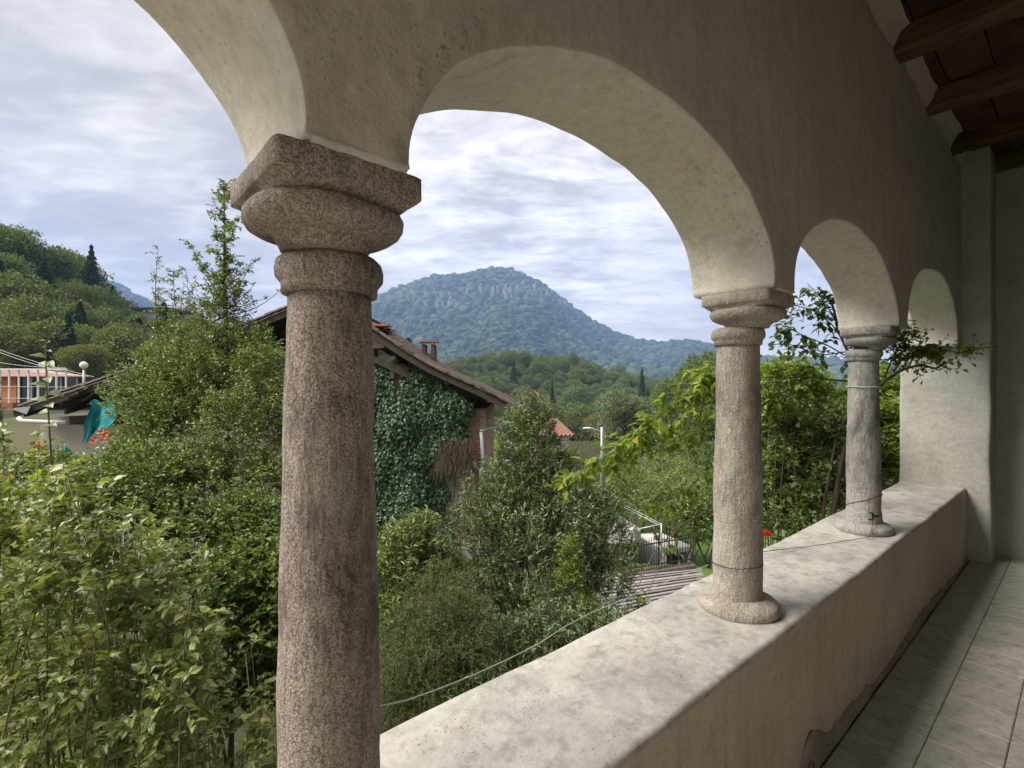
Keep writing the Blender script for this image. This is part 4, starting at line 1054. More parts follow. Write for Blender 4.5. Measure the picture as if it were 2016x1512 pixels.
Nn = unit(np.stack([gx * -1., -np.ones(n), gz * -1.], 1) + r_.normal(0, .5, (n, 3)) + np.array([0, 0, .35]))
Dd = unit(np.stack([r_.normal(0, .9, n), -.25 + r_.normal(0, .35, n), -.8 + r_.normal(0, .45, n)], 1))
ivb = np.array([-3, HY - .1, 0.])
ivy = thing('ivy', 'thick dark glossy ivy hanging over the gable wall of the old house', 'ivy', tuple(ivb))
add_leaves(ivy, ivb, posi, Dd, Nn, r_.uniform(.055, .135, n), r_.uniform(.05, .12, n), M['leaf_ivy'], 150, False, .1, .12)
b = MB()
for k in range(26):
    x = r_.uniform(-6, -1.4); b.tube(wob_line((x, HY - .04, 0), (x + r_.uniform(-.8, .8), HY - .06, r_.uniform(2.5, 5)), 9, .06, k), np.linspace(.035, .01, 9), 5)
b.build('stem', M['bark'], ivy, True, ivb)
# hanging withered creeper
n = 1700; a_ = r_.uniform(0, 1, n); st = np.stack([(r_.uniform(868, 930, n) - 1008) / 1000 * 13.7, 13.75 - r_.uniform(0, .3, n), EYE + (765 - r_.uniform(862, 915, n)) / 1000 * 13.7], 1)
V, F = twig_tubes(st, np.stack([r_.normal(-.25, .8, n), r_.normal(-.2, .35, n), r_.normal(-.8, .5, n)], 1), r_.uniform(.15, .45, n), .005, .5)
c_b = np.array([-1.6, 13.7, 2.0])
top('withered_creeper', MB().add(V, F4=F), simple('dry_brown_stems', (.17, .135, .095), .9, .2, 30), 'brown mass of withered hanging creeper between the ivy and the brick corner', 'creeper', tuple(c_b))

# ------------------------------------------------------------------ left: orange terrace building, globe lamp, wires
tz = 38.0
tb = P(80, 800, tz)
ter = thing('orange_building', 'orange rendered building with a flat pink roof and dark glazed front behind the old house', 'building', tuple(tb))
def pbox(name, x0, y0, x1, y1, z0, z1, mat, par, base):
    a = P(x0, y1, z0); c = P(x1, y0, z0); b = MB().box((a[0], z0, a[2]), (c[0], z1, c[2])); return b.build(name, mat, par, False, base)
pbox('wall', -140, 742, 32, 860, tz, tz + 7, M['orange_wall'], ter, tb)
pbox('glazed_front', 33, 742, 170, 860, tz + .25, tz + 7, M['dark_glass'], ter, tb)
b = MB(); b.hexa([P(-150, 741, tz - .5), P(178, 741, tz - .5), P(178, 741, tz + 7), P(-150, 741, tz + 7), P(-150, 731, tz - .4), P(40, 729, tz - .4), P(90, 729, tz + 7), P(-150, 729, tz + 7)])
b.build('roof', M['pink_roof'], ter, False, tb)
for k, x in enumerate((60, 118, 150)):
    pbox('window_bar', x, 744, x + 3, 800, tz + .1, tz + .24, M['galv'], ter, tb)
rb = P(60, 806, 30)
rail = thing('terrace_railing', 'pale steel frame of square posts and thin rails before the orange building', 'railing', tuple(rb))
for x in (0, 18, 37, 56, 75, 93, 111, 130, -20, -40):
    b = MB(); b.bar(P(x, 728, 30), P(x, 806, 30), .07); b.build('post', M['white'], rail, False, rb)
for (y, th_) in ((727, .10), (760, .025), (783, .025)):
    b = MB(); b.bar(P(-60, y, 29.93), P(132, y + (2 if y > 727 else 0), 29.93), th_); b.build('rail', M['white'], rail, False, rb)
gl = P(165, 760, 24); g_ = thing('globe_lamp', 'garden lamp with a pale round globe on a short white post', 'lamp', tuple(gl))
b = MB().tube([P(165, 775, 24), P(165, 728, 24)], .045, 8); b.build('post', M['white'], g_, True, gl)
b = MB().lathe([(-.16, .02, .02, 2)] + [(.17 * math.sin(a), .17 * math.cos(a), .17 * math.cos(a), 2) for a in np.linspace(-1.3, 1.45, 12)], 20, P(165, 719, 24)); b.build('globe', simple('opal_globe', (.75, .70, .55), .4, .03, 3, .0), g_, True, gl)
for k, (y0, y1, x1) in enumerate(((674, 742, 185), (710, 724, 130), (678, 738, 150))):
    pts = [P(-60, y0 - 8, 34)] + [P(-60 + (x1 + 60) * t_, y0 - 8 + (y1 - y0 + 8) * t_ + 6 * math.sin(math.pi * t_), 34 - 1 * t_) for t_ in np.linspace(.1, 1, 9)]
    top('overhead_wire', MB().tube(pts, .014, 4), M['wire'], ('upper overhead wire slanting down towards the globe lamp', 'nearly level overhead wire just above the railing', 'lower of the two slanting overhead wires by the railing')[k], 'wire', tuple(pts[-1]))
fb = P(290, 625, 120)
fbt = thing('grey_flat_building', 'grey flat roofed building on the slope under the far blue ridge', 'building', tuple(P(290, 660, 120)))
q0 = P(290, 660, 120)
pbox('wall', 246, 609, 330, 670, 120, 130, M['grey_wall'], fbt, q0); pbox('roof_edge', 240, 605, 336, 608.6, 119.4, 131, M['dark_wood'], fbt, q0)

# turquoise tarp draped beside the left eave
g = []
for u in np.linspace(0, 1, 26):
    row = []
    for v in np.linspace(0, 1, 22):
        xl = 178 - 18 * u + 3 * math.sin(u * 9); xr = 216 + 14 * math.sin(u * 3.0) + 3 * math.sin(u * 11); x = xl + (xr - xl) * v; y = 790 + (80 - 26 * v + 6 * math.sin(v * 11)) * u - 4 * math.sin(v * 7) * (1 - u)
        p = P(x, y, 11.6 + .05 * math.sin(v * 17 + u * 2) * (.3 + u) + .2 * math.sin(v * 5) + .3 * u * 0); row.append(p)
    g.append(row)
tb_ = P(200, 850, 11.6)
b = MB().grid(np.array(g)); top('tarpaulin', b, M['tarp'], 'turquoise plastic tarpaulin hanging in folds beside the left end of the old roof', 'tarpaulin', tuple(tb_), smooth=True)
g = np.array([[P(112 + 30 * v, 882 + 30 * u + 3 * math.sin(v * 9), 9.6 - .1 * math.sin(v * 13 + u * 3)) for v in np.linspace(0, 1, 14)] for u in np.linspace(0, 1, 10)])
top('tarpaulin', MB().grid(g), M['tarp'], 'small scrap of turquoise sheet low among the leaves below the larger one', 'tarpaulin', tuple(P(127, 912, 9.6)), smooth=True)

# ------------------------------------------------------------------ valley houses
def tiled_house(name, label, pts_px, z, wall_h, roof_mat, wall_mat):
    (xl, ye, xr, yr) = pts_px       # eave left, eave y, right, ridge y
    a = P(xl, ye, z); c = P(xr, ye, z); base = np.array([(a[0] + c[0]) / 2, z, a[2] - wall_h]); root = thing(name, label, 'house', tuple(base))
    dz = (ye - yr) / 1000 * z
    b = MB().box((a[0] + .3, z, base[2] - 2), (c[0] - .3, z + 5.4, a[2])); b.build('wall', wall_mat, root, False, base)
    nrow = 9; ncol = int((c[0] - a[0]) / .32); rest = MB()
    b = MB(); b.hexa([(a[0], z - .4, a[2] - .05), (c[0], z - .4, a[2] - .05), (c[0], z + 5.8, a[2] - .05), (a[0], z + 5.8, a[2] - .05), (a[0] + 1.2, z + 2.6, a[2] + dz), (c[0] - 1.2, z + 2.6, a[2] + dz), (c[0] - 1.2, z + 2.8, a[2] + dz), (a[0] + 1.2, z + 2.8, a[2] + dz)]); b.build('roof', roof_mat, root, False, base)
    for c_ in range(ncol + 1):
        t_ = c_ / ncol; xa = a[0] + (c[0] - a[0]) * t_; xb = a[0] + 1.2 + (c[0] - a[0] - 2.4) * t_
        for r in range(nrow):
            u0, u1 = r / nrow, (r + 1) / nrow
            p = np.array([xa + (xb - xa) * u0, z - .4 + 3 * u0, a[2] - .05 + (dz + .05) * u0 + .05]); q = np.array([xa + (xb - xa) * u1, z - .4 + 3 * u1, a[2] - .05 + (dz + .05) * u1 + .03])
            rest.tube([p, q], [.10, .085], 5, False)
    o = rest.build('roof_tile', roof_mat, root, False, base); o['kind'] = 'stuff'
    return root, base, a, c
h2, hb2, a2_, c2_ = tiled_house('valley_house', 'low house with a red tiled roof half hidden behind the laurel', (1040, 856, 1128, 829), 42, 2.6, M['red_tiles'], M['render'])
pbox('window', 1096, 864, 1103, 876, 41.9, 41.98, M['dark_glass'], h2, hb2)
h3, hb3, _, _ = tiled_house('valley_house', 'tiny far house with a pinkish roof among trees below the wooded hill', (1040, 779, 1062, 769), 190, 3, M['red_tiles'], M['render'])
pbox('window', 1048, 781, 1050, 784, 189.7, 189.95, M['dark_glass'], h3, hb3)
# beige outbuilding corner and framed panel right of the downpipe
q0 = P(992, 900, 24); ob = thing('outbuilding', 'corner of a beige outbuilding just right of the white downpipe', 'building', tuple(q0))
pbox('wall', 988, 848, 1020, 930, 24, 28, M['render'], ob, q0); pbox('roof_edge', 985, 841, 1022, 847, 23.7, 28.2, M['galv'], ob, q0)
q0 = P(962, 930, 18); pn = thing('glazed_panel', 'frosted panel in a thin dark frame standing beyond the white downpipe', 'panel', tuple(q0))
pbox('pane', 955, 864, 967.5, 925, 18.02, 18.04, simple('frosted_pane', (.30, .36, .30), .3, .05, 2, 0), pn, q0)
for (x0, y0, x1, y1) in ((954, 862, 955, 930), (967.5, 862, 968.6, 930), (954, 861, 968.6, 862.5)): pbox('frame', x0, y0, x1, y1, 17.98, 18.06, M['iron'], pn, q0)
# street lamp
zl = 24.; q0 = P(1185, 1000, zl); sl = thing('street_lamp', 'grey steel street lamp with one short arm pointing left', 'street lamp', (q0[0], zl, float(T(q0[0], zl))))
lb = np.array(sl.location)
b = MB().tube([(q0[0], zl, lb[2] - .1), P(1185, 900, zl), P(1185, 841, zl)], [.085, .075, .065], 10); b.build('pole', M['galv'], sl, True, lb)
b = MB().tube([P(1184, 850, zl), P(1174, 846, zl), P(1160, 842, zl)], [.03, .028, .025], 8); b.build('arm', M['galv'], sl, True, lb)
b = MB().lathe([(-.05, .02, .02, 2), (-.03, .20, .09, 2), (.0, .24, .11, 2), (.035, .2, .09, 2), (.05, .05, .04, 2)], 16, P(1157, 843, zl)); b.build('lamp_head', M['white'], sl, True, lb)

# ------------------------------------------------------------------ garden right: shed with slab roof, iron fence on a low wall, corrugated roof
fr, ri, bk, le = P(1308, 1086, 20), P(1357, 1078, 20.6), P(1295, 1049, 22.6), P(1251, 1051, 22.4)
zs = fr[2]
for v in (ri, bk, le): v[2] = zs
q0 = np.array([fr[0], fr[1], -2.4]); sh = thing('garden_shed', 'low stone shed with a thick pale slab roof behind the iron fence', 'shed', tuple(q0))
b = MB().hexa([fr - [0, 0, .16], ri - [0, 0, .16], bk - [0, 0, .16], le - [0, 0, .16], fr, ri, bk, le]); b.build('roof_slab', M['grey_white'], sh, False, q0)
for (p, q) in ((fr, le), (fr, ri), (ri, bk)):
    b = MB(); b.bar(p + [0, 0, .02], q + [0, 0, .02], .09, .07); b.build('roof_edge', M['white'], sh, False, q0)
c_ = (fr + ri + bk + le) / 4
def ins(p, k=.82): r_ = c_ + (p - c_) * k; return np.array([r_[0], r_[1], zs - .165])
b = MB()
for (p, q) in ((fr, le), (ri, bk), (le, bk)):
    a0, a1 = ins(p), ins(q); b.bar((a0 + a1) / 2 * 0 + a0 - [0, 0, .7], a1 - [0, 0, .7], .15, 1.4)
b.build('wall', M['grey_wall'], sh, False, q0)
for k in range(7):
    a0 = ins(fr, .86) + (ins(le, .86) - ins(fr, .86)) * (k + .5) / 7; b = MB(); b.bar(a0, a0 - [0, 0, 1.4], .2, .05, up=(1, .3, 0)); b.build('board', M['old_wood'], sh, False, q0)
for pt in (fr, ri):
    a0 = ins(pt, .97); b = MB(); b.bar(a0, a0 - [0, 0, 1.4], .16); b.build('post', M['grey_white'], sh, False, q0)
q0 = P(1330, 1060, 20.9); b = MB().lathe([(-.02, .1, .1, 2), (.12, .14, .14, 2), (.13, .12, .12, 2)], 14, (c_[0] - .1, c_[1] + .2, zs + .045))
pot = thing('flower_pot', 'small plant pot standing on the pale slab roof of the shed', 'plant pot', (c_[0] - .1, c_[1] + .2, zs + .02)); pb = np.array(pot.location)
b.build('pot', M['red_tiles'], pot, True, pb)
r_ = np.random.default_rng(4); nn = 60; dd = unit(r_.normal(0, 1, (nn, 3)) + [0, 0, .8]); add_leaves(pot, pb, pb + [0, 0, .15] + dd * .1, dd, unit(r_.normal(0, 1, (nn, 3)) + [0, 0, 1]), .16, .08, M['leaf_green'])
# iron fence on a low dark wall
w0, w1 = P(1238, 1133, 12.0), P(1371, 1113, 11.6)
wb = np.array([w0[0], w0[1], 0]); fw = thing('low_wall', 'low mossy dark wall under the iron fence', 'wall', tuple(wb))
dirw = (w1 - w0) / np.linalg.norm(w1 - w0); w00 = w0 - dirw * 1.6
b = MB(); b.hexa([(*w00[:2], -.5), (*w1[:2], -.5), (w1[0], w1[1] + .25, -.5), (w00[0], w00[1] + .25, -.5), (*w00[:2], w00[2]), (*w1[:2], w1[2]), (w1[0], w1[1] + .25, w1[2]), (w00[0], w00[1] + .25, w00[2])]); b.build('masonry', simple('mossy_dark_masonry', (.10, .085, .07), .95, .3, 9, .6), fw, False, wb)
fe = thing('iron_fence', 'black wrought iron fence of thin upright bars above the low dark wall', 'fence', (w0[0], w0[1] + .12, w0[2])); fb_ = np.array(fe.location)
for k in range(34):
    t_ = -.25 + k / 33 * 1.27; p = w0 + (w1 - w0) * t_ + [0, .12, -.02]; q = np.array([p[0], p[1], p[2] + .78 + .06 * math.sin(k * .37)])
    b = MB().tube([p, (p + q) / 2, q, q + [.004, 0, .05]], [.008, .008, .008, .002], 5); b.build('bar', M['iron'], fe, False, fb_)
for z_ in (.12, .62):
    p = w0 + (w1 - w0) * -.26 + [0, .12, z_]; q = w1 + [0, .12, z_]; b = MB(); b.bar(p, q, .012, .03); b.build('rail', M['iron'], fe, False, fb_)
b = MB(); p = P(1297, 1118, 11.9); b.bar(p - [0, 0, .1], p + [0, 0, .72], .035); b.build('post', M['iron'], fe, False, fb_)
# corrugated lean-to roof just below
q00, q01, q10, q11 = P(1238, 1136, 11.6), P(1372, 1122, 11.2), P(1195, 1265, 8.2), P(1400, 1215, 8.0)
g = []
for u in np.linspace(0, 1, 131):
    row = []
    for v in np.linspace(-.35, 1.05, 4):
        p = q00 * (1 - v) * (1 - u) + q01 * v * (1 - u) + q10 * (1 - v) * u + q11 * v * u; p = p + [0, 0, .05 * math.cos(u * 2 * math.pi * 17)]; row.append(p)
    g.append(row)
cb = np.array([q10[0], q10[1], 0.]); cr = thing('lean_to_shed', 'lean-to with a pale ribbed roof directly below the parapet', 'shed', tuple(cb))
NS = 16
for k in range(NS):
    u0, u1 = k / NS, (k + 1.12) / NS; b = MB(); e_ = []
    for u, dz in ((u0, .085), (u1, .0)):
        for v in (-.35, 1.05): e_.append(q00 * (1 - v) * (1 - u) + q01 * v * (1 - u) + q10 * (1 - v) * u + q11 * v * u + [0, 0, dz if u == u1 else 0])
    a0, a1, b0, b1 = e_; up_ = np.array([0, 0, .055 + .01 * math.sin(k * 2.3)]); th_ = np.array([0, 0, .022])
    b.hexa([b0 + up_, b1 + up_, a1, a0, b0 + up_ + th_, b1 + up_ + th_, a1 + th_, a0 + th_]); b.build('roof_strip', M['corr'], cr, False, cb)
lo = min(q10[2], q11[2], q00[2], q01[2]) - .1
b = MB().box((q00[0] - .3, 8.5, -.3), (q01[0] - .2, 11, lo)); b.build('wall', M['grey_wall'], cr, False, cb)
# clothes line pipes
q0 = P(1215, 1050, 13); cl_ = thing('clothes_line', 'light metal clothes line frame with parallel wires beyond the laurel', 'clothes line', tuple(q0))
for (a_, c2) in (((1210, 984), (1302, 1032)), ((1212, 990), (1298, 1034))):
    b = MB().tube([P(*a_, 15), P(*c2, 13)], .010, 5); b.build('line', M['galv'], cl_, True, q0)
b = MB().tube([P(1236, 1046, 13.4), P(1302, 1032, 13)], .016, 6); b.build('crossbar', M['galv'], cl_, True, q0)
b = MB().tube([P(1302, 1030, 13), P(1302, 1100, 13)], .018, 6); b.build('post', M['galv'], cl_, True, q0)
# pale garden wall strip beyond
q0 = P(1215, 1060, 21); b = MB(); b.hexa([P(1196, 1070, 22), P(1250, 1070, 20), P(1262, 1070, 20.4), P(1208, 1060, 24), P(1196, 1022, 22), P(1250, 1052, 20), P(1262, 1042, 20.4), P(1212, 1008, 24)])
top('garden_wall', b, M['grey_white'], 'short pale garden wall running back behind the right side of the laurel', 'wall', tuple(q0))
# ------------------------------------------------------------------ near planting
def PG(px, z): return np.array([(px - 1008) / 1000 * z, z, float(T((px - 1008) / 1000 * z, z))])
def B(px, py, z, wpx, hpx, dz=None):
    w = wpx / 1000 * z / 2; h = hpx / 1000 * z / 2; return (tuple(P(px, py, z)), (w, dz or w, h))
# big privet in front at the left: upright stems with leafy side shoots
def stemmy(name, label, cat, base, stems, mat, leafL, ratio, seed, tw_len=.28, k=8, per=26, n_single=0, stem_r=.012, leafy=(.25, 1.), bark='twig', twig_r=.003, group=None, up=.5):
    base = np.array(base, float); root = thing(name, label, cat, tuple(base), 0, group); r_ = np.random.default_rng(seed)
    b = MB(); P0, DV, LN = [], [], []
    for q, (s, e) in enumerate(stems):
        pts = wob_line(s, e, 12, .11, seed * 31 + q); b.tube(pts, np.linspace(stem_r, stem_r * .25, 12), 6)
        tt = r_.uniform(leafy[0], leafy[1], per); idx = tt * 11; i0 = np.minimum(idx.astype(int), 10); f = (idx - i0)[:, None]
        p = pts[i0] * (1 - f) + pts[i0 + 1] * f; ax = unit(np.array(e) - np.array(s))
        dv = unit(r_.normal(0, 1, (per, 3)) * np.array([1, 1, .5]) + ax * up)
        P0.append(p); DV.append(dv); LN.append(tw_len * r_.uniform(.4, 1.2, per) * (1.15 - .6 * tt))
        m = 5; P0.append(pts[-3:-2].repeat(m, 0)); DV.append(unit(ax + r_.normal(0, .25, (m, 3)))); LN.append(np.full(m, tw_len * 1.0))
    P0, DV, LN = map(np.concatenate, (P0, DV, LN))
    V, F = twig_tubes(P0, DV, LN, twig_r, .12); b.add(V, F4=F); b.build('stem', M[bark], root, True, base)
    pos, D, N, Ll = twig_leaves(P0, DV, LN, k, leafL, .12, seed)
    add_leaves(root, base, pos, D, N, Ll, Ll * ratio, M[mat], n_single)
    return root
r_ = np.random.default_rng(5)
def stems_for(n, x0, x1, z0, z1, topf, seed, lean=.25, gz=None):
    rr_ = np.random.default_rng(seed); out = []
    for q in range(n):
        px = rr_.uniform(x0, x1); z = rr_.uniform(z0, z1); py = topf(px) + rr_.uniform(-15, 60) if rr_.random() < .6 else topf(px) + rr_.uniform(20, 330)
        e = P(px, py, z); s = np.array([e[0] + rr_.normal(0, lean), z + rr_.normal(0, lean * .6) - .1, float(T(e[0], z))]); 
        if gz is not None: s[2] = gz
        s[2] = max(s[2], e[2] - 3.2); out.append((s, e))
    return out
def topA(px): return np.interp(px, [-200, 0, 40, 110, 180, 300, 360, 420, 500, 540], [840, 868, 880, 905, 960, 1040, 1090, 1180, 1300, 1370])
stemmy('privet_shrub', 'tall pale green privet with many upright stems filling the lower left corner', 'shrub', PG(150, 3.2), stems_for(78, -160, 400, 2.7, 4.3, topA, 3), 'leaf_privet', .064, .6, 21, .34, 10, 25, 285, .010)
stemmy('privet_shrub', 'lower sparse privet shoots leaning right beside the foot of the large column', 'shrub', PG(420, 3.6), stems_for(20, 370, 535, 3.0, 3.9, lambda p: np.interp(p, [370, 430, 500, 540], [1120, 1190, 1330, 1400]), 9), 'leaf_privet', .068, .58, 22, .26, 7, 14, 60, .008)
# yellow green leafy plant far left
stemmy('young_maple', 'bright yellow green bush at the left edge above the privet', 'shrub', PG(40, 5), stems_for(16, -60, 160, 4.6, 5.8, lambda p: 885 + abs(p - 60) * .2, 4), 'leaf_bright', .11, .75, 23, .4, 7, 9, 60, .012)
# tall single sapling
e0 = P(92, 672, 4.0); s0 = P(104, 1200, 4.0)
root = thing('sapling', 'single tall sapling shoot with a few large pale leaves rising against the orange building', 'sapling', tuple(s0))
pts = wob_line(s0, e0, 14, .02, 3); MB().tube(pts, np.linspace(.011, .004, 14), 7).build('stem', M['twig'], root, True, s0)
Lp, Ld, Ln_ = [], [], []
for k, (py, side) in enumerate(((676, 1), (680, -1), (705, -1), (712, 1), (722, -1), (742, 1), (760, -1), (772, 1), (788, -1), (796, 1), (812, -1), (835, 1), (850, -1), (868, 1), (690, 1), (672, -1))):
    t_ = (1200 - py) / (1200 - 672); p = s0 + (e0 - s0) * t_; Lp.append(p); Ld.append((side * (.8 + .2 * math.sin(k)), -.3 + .5 * math.sin(k * 2), .35 * math.cos(k * 3))); Ln_.append((.1 * side, -.6, .8))
add_leaves(root, s0, np.array(Lp), np.array(Ld), unit(np.array(Ln_)), np.array([.05, .05] + [.115] * 12 + [.05, .05]), np.array([.03, .03] + [.068] * 12 + [.03, .03]), leafmat('pale_sapling_leaves', ((.13, .19, .07), (.22, .28, .13), (.32, .36, .2)), .35, .4, .5), 10)
# holly-like tree with a spire
hz_ = 7.6; hb_ = PG(440, hz_)
r_ = np.random.default_rng(31); ex0, ex1, ex2 = [], [], []
root = thing('holly_tree', 'slender evergreen tree whose bare-stemmed spire tops the thicket left of the large column', 'tree', tuple(hb_))
b = MB(); spire = np.array([P(447, 760, hz_), P(445, 650, hz_), P(442, 560, hz_), P(442, 470, hz_), P(441, 365, hz_)]); b.tube([hb_ - [0, 0, .2], P(450, 900, hz_)] + list(spire), [.07, .055, .045, .034, .022, .014, .005], 8)
def clump(p, n, rad, dirn=(0, 0, 1)):
    dv = unit(np.array(dirn) * .9 + r_.normal(0, .55, (n, 3))); ex0.append(p + r_.normal(0, rad * .3, (n, 3))); ex1.append(dv); ex2.append(np.full(n, rad) * r_.uniform(.7, 1.3, n))
# side branches in the upper part: (attach y, tip px, tip py)
for (ay, tx, ty) in ((395, 428, 378), (392, 458, 372), (385, 441, 362), (388, 470, 362), (440, 420, 408), (445, 462, 436), (470, 428, 458), (480, 458, 452), (500, 418, 492), (520, 455, 505), (560, 380, 487), (545, 400, 520), (600, 378, 480), (570, 470, 520), (590, 494, 520), (610, 502, 560), (600, 520, 588), (620, 545, 575), (640, 480, 560), (560, 425, 540), (585, 405, 560), (600, 390, 590), (620, 410, 600), (530, 440, 530), (640, 375, 610)):
    a_ = np.interp(ay, [365, 760], [0, 1]); p = np.array([P(441 + 6 * a_, ay, hz_)])[0]; e = P(tx, ty, hz_ + r_.uniform(-.35, .35))
    pts = wob_line(p, e, 6, .08, ay); pts[:, 2] -= .10 * np.linalg.norm(e - p) * np.sin(np.linspace(0, math.pi, 6)); b.tube(pts, np.linspace(.011, .003, 6), 5)
    if tx > 500: clump(pts[-1], 2, .05, (.5, 0, 1))
    else:
        for j in (2, 3, 4, 5): clump(pts[j], 4, .085, e - p)
for y_ in np.linspace(372, 600, 22): clump(P(441, y_, hz_), 2 + int(y_ > 420) * 2 + int(y_ > 500) * 3, .09, (r_.normal(0, .6), r_.normal(0, .4), .6))
bl = [B(440, 610, hz_, 110, 130), B(430, 690, hz_, 210, 150), B(470, 770, hz_, 190, 130), B(400, 760, hz_, 200, 150), B(500, 700, hz_ - .2, 90, 110)]
p, dirs, _ = blob_points(bl, 1500, 32, .45, -.6); dv = unit(dirs * .6 + [0, 0, .6] + r_.normal(0, .4, (1500, 3)))
for q in range(22):
    e = p[q * 7]; b.tube(wob_line(P(446, 620 + 12 * q, hz_), e, 7, .08, q), np.linspace(.018, .004, 7), 5)
p0 = np.concatenate(ex0 + [p - dv * .08]); dv = np.concatenate(ex1 + [dv]); ln = np.concatenate(ex2 + [.17 * r_.uniform(.7, 1.3, 1500)])
V, F = twig_tubes(p0, dv, ln, .004, .1); b.add(V, F4=F); b.build('trunk', M['bark'], root, True, hb_)
pos, D, N, Ll = twig_leaves(p0, dv, ln, 7, .058, .1, 33); add_leaves(root, hb_, pos, D, N, Ll, Ll * .5, M['leaf_holly'], 60)
# slim companion stems
stemmy('young_holly', 'group of slim dark leafed stems standing left of the spire', 'tree', PG(345, 7.8), [(PG(345 + dx, 7.8), P(345 + dx + sx, y, 7.8)) for dx, sx, y in ((-28, 4, 560), (-12, 6, 530), (5, 0, 545), (15, 5, 580), (-5, 4, 512), (30, 3, 600))], 'leaf_holly', .05, .5, 34, .26, 8, 60, 20, .012, (.72, 1), 'bark')
# mass of mixed shrubs
bush('hornbeam_shrub', 'light green fine leaved shrub in the upper middle of the left thicket', 'shrub', PG(300, 8.2), [B(335, 780, 8.2, 200, 150), B(315, 850, 7.6, 120, 100), B(380, 840, 7.8, 240, 180), B(340, 720, 8.4, 150, 90)], 2600, .22, 8, .052, .55, M['leaf_green'], 41, n_single=30)
bush('elder_shrub', 'broad shrub with sunlit leaf tips against the upper part of the large column', 'shrub', PG(500, 6.6), [B(500, 850, 6.6, 190, 200), B(420, 950, 6.4, 260, 160), B(520, 740, 6.9, 110, 120), B(540, 960, 6.2, 130, 140), B(590, 840, 6.7, 120, 200)], 2800, .20, 8, .047, .55, M['leaf_holly'], 42, n_single=60)
bush('bramble_thicket', 'dark tangled bramble in the middle of the left thicket', 'shrub', PG(330, 6.0), [B(300, 960, 6.0, 280, 170), B(400, 1060, 5.6, 220, 170), B(250, 1040, 5.4, 220, 170), B(480, 1040, 5.6, 170, 150)], 2400, .20, 8, .05, .65, M['leaf_green'], 43, n_single=60, n_stem=14, stem_r=.012)
bush('raspberry_shrub', 'lush deep green shrub beside the lower half of the large column', 'shrub', PG(490, 5.0), [B(490, 1160, 5.0, 170, 170), B(450, 1260, 4.8, 190, 170), B(520, 1290, 4.9, 120, 150), B(400, 1180, 5.2, 170, 160), B(510, 1080, 5.3, 130, 110), B(470, 1380, 4.7, 170, 120), B(590, 1200, 5.0, 130, 300)], 2300, .17, 7, .06, .75, M['leaf_green'], 44, n_single=80)
bush('dogwood_shrub', 'leafy shrub below the turquoise tarpaulin', 'shrub', PG(180, 6.8), [B(225, 925, 6.8, 150, 60), B(130, 955, 6.4, 160, 80), B(270, 905, 7.0, 110, 90), B(190, 990, 6.0, 240, 150), B(60, 960, 6, 200, 140)], 1700, .22, 8, .058, .6, M['leaf_holly'], 45, n_single=40)
bush('cypress_hedge', 'dark clipped evergreen just showing at the left edge beside the pale wall', 'hedge', PG(-30, 9), [B(-30, 860, 9, 70, 180), B(-25, 780, 9, 40, 100)], 700, .12, 9, .03, .4, M['leaf_yew'], 46)
def blossom(pp, n, mat, label, size, name='flower_cluster'):
    b = MB(); r2 = np.random.default_rng(n)
    for q in range(n):
        c = np.array(pp) + r2.normal(0, 1, 3) * size * np.array([1.3, .6, .8])
        for k in range(5):
            a_ = k * 1.257 + q; u = np.array([math.cos(a_), -.5, math.sin(a_)]); v = np.array([math.cos(a_ + 1.57), 0, math.sin(a_ + 1.57)])
            s_ = size * .5; b.add([c, c + u * s_ * .6 + v * s_ * .4, c + u * s_, c + u * s_ * .6 - v * s_ * .4], F4=[[0, 1, 2, 3]])
    top(name, b, mat, label, 'flowers', tuple(pp))
blossom(P(198, 857, 6.4), 16, M['petal_orange'], 'cluster of orange blossoms under the turquoise tarpaulin', .06)
blossom(P(84, 880, 6.2), 8, M['petal_red'], 'small faded red blossoms left of the tarpaulin scrap', .05)

# centre: laurel and neighbours
bush('bay_laurel', 'large many-stemmed laurel with glossy narrow leaves in the centre below the valley', 'shrub', PG(1060, 7.4), [B(1050, 905, 7.4, 120, 250), B(1010, 990, 7.3, 170, 210), B(1100, 990, 7.3, 170, 200), B(960, 1060, 7.0, 170, 220), B(1050, 1090, 6.8, 250, 240), B(1160, 1080, 7.1, 190, 220), B(1190, 1030, 7.3, 90, 130), B(960, 1180, 6.6, 180, 190), B(1060, 1220, 6.4, 220, 160), B(1170, 1170, 6.7, 170, 160), B(1010, 850, 7.5, 50, 90), B(1045, 830, 7.4, 40, 90), B(1130, 1130, 6.7, 150, 130)], 4300, .22, 9, .075, .28, M['leaf_laurel'], 51, .03, 20, 120, up=1.0, out=.55, spread=.75, inner=.2)
stemmy('laurel_shoots', 'bright young shoots standing out of the top of the central laurel', 'shrub', PG(1030, 7.2), [(P(x + (1040 - x) * .3, y + 230, 7.3), P(x, y, 7.2)) for x, y in ((1008, 800), (1022, 822), (1040, 790), (1056, 812), (1030, 845), (990, 862), (1072, 852), (975, 900), (1095, 885), (1112, 925), (1120, 880), (965, 935))], 'leaf_bright', .075, .3, 52, .16, 8, 14, 40, .008, (.25, 1), up=1.2)
bush('spindle_shrub', 'bright light green tuft low in the front of the central laurel', 'shrub', PG(1125, 5.9), [B(1125, 1110, 5.9, 50, 110), B(1120, 1150, 5.9, 60, 70), B(1150, 1190, 5.8, 60, 50)], 170, .14, 7, .05, .45, M['leaf_bright'], 53, .012, 5, 30)
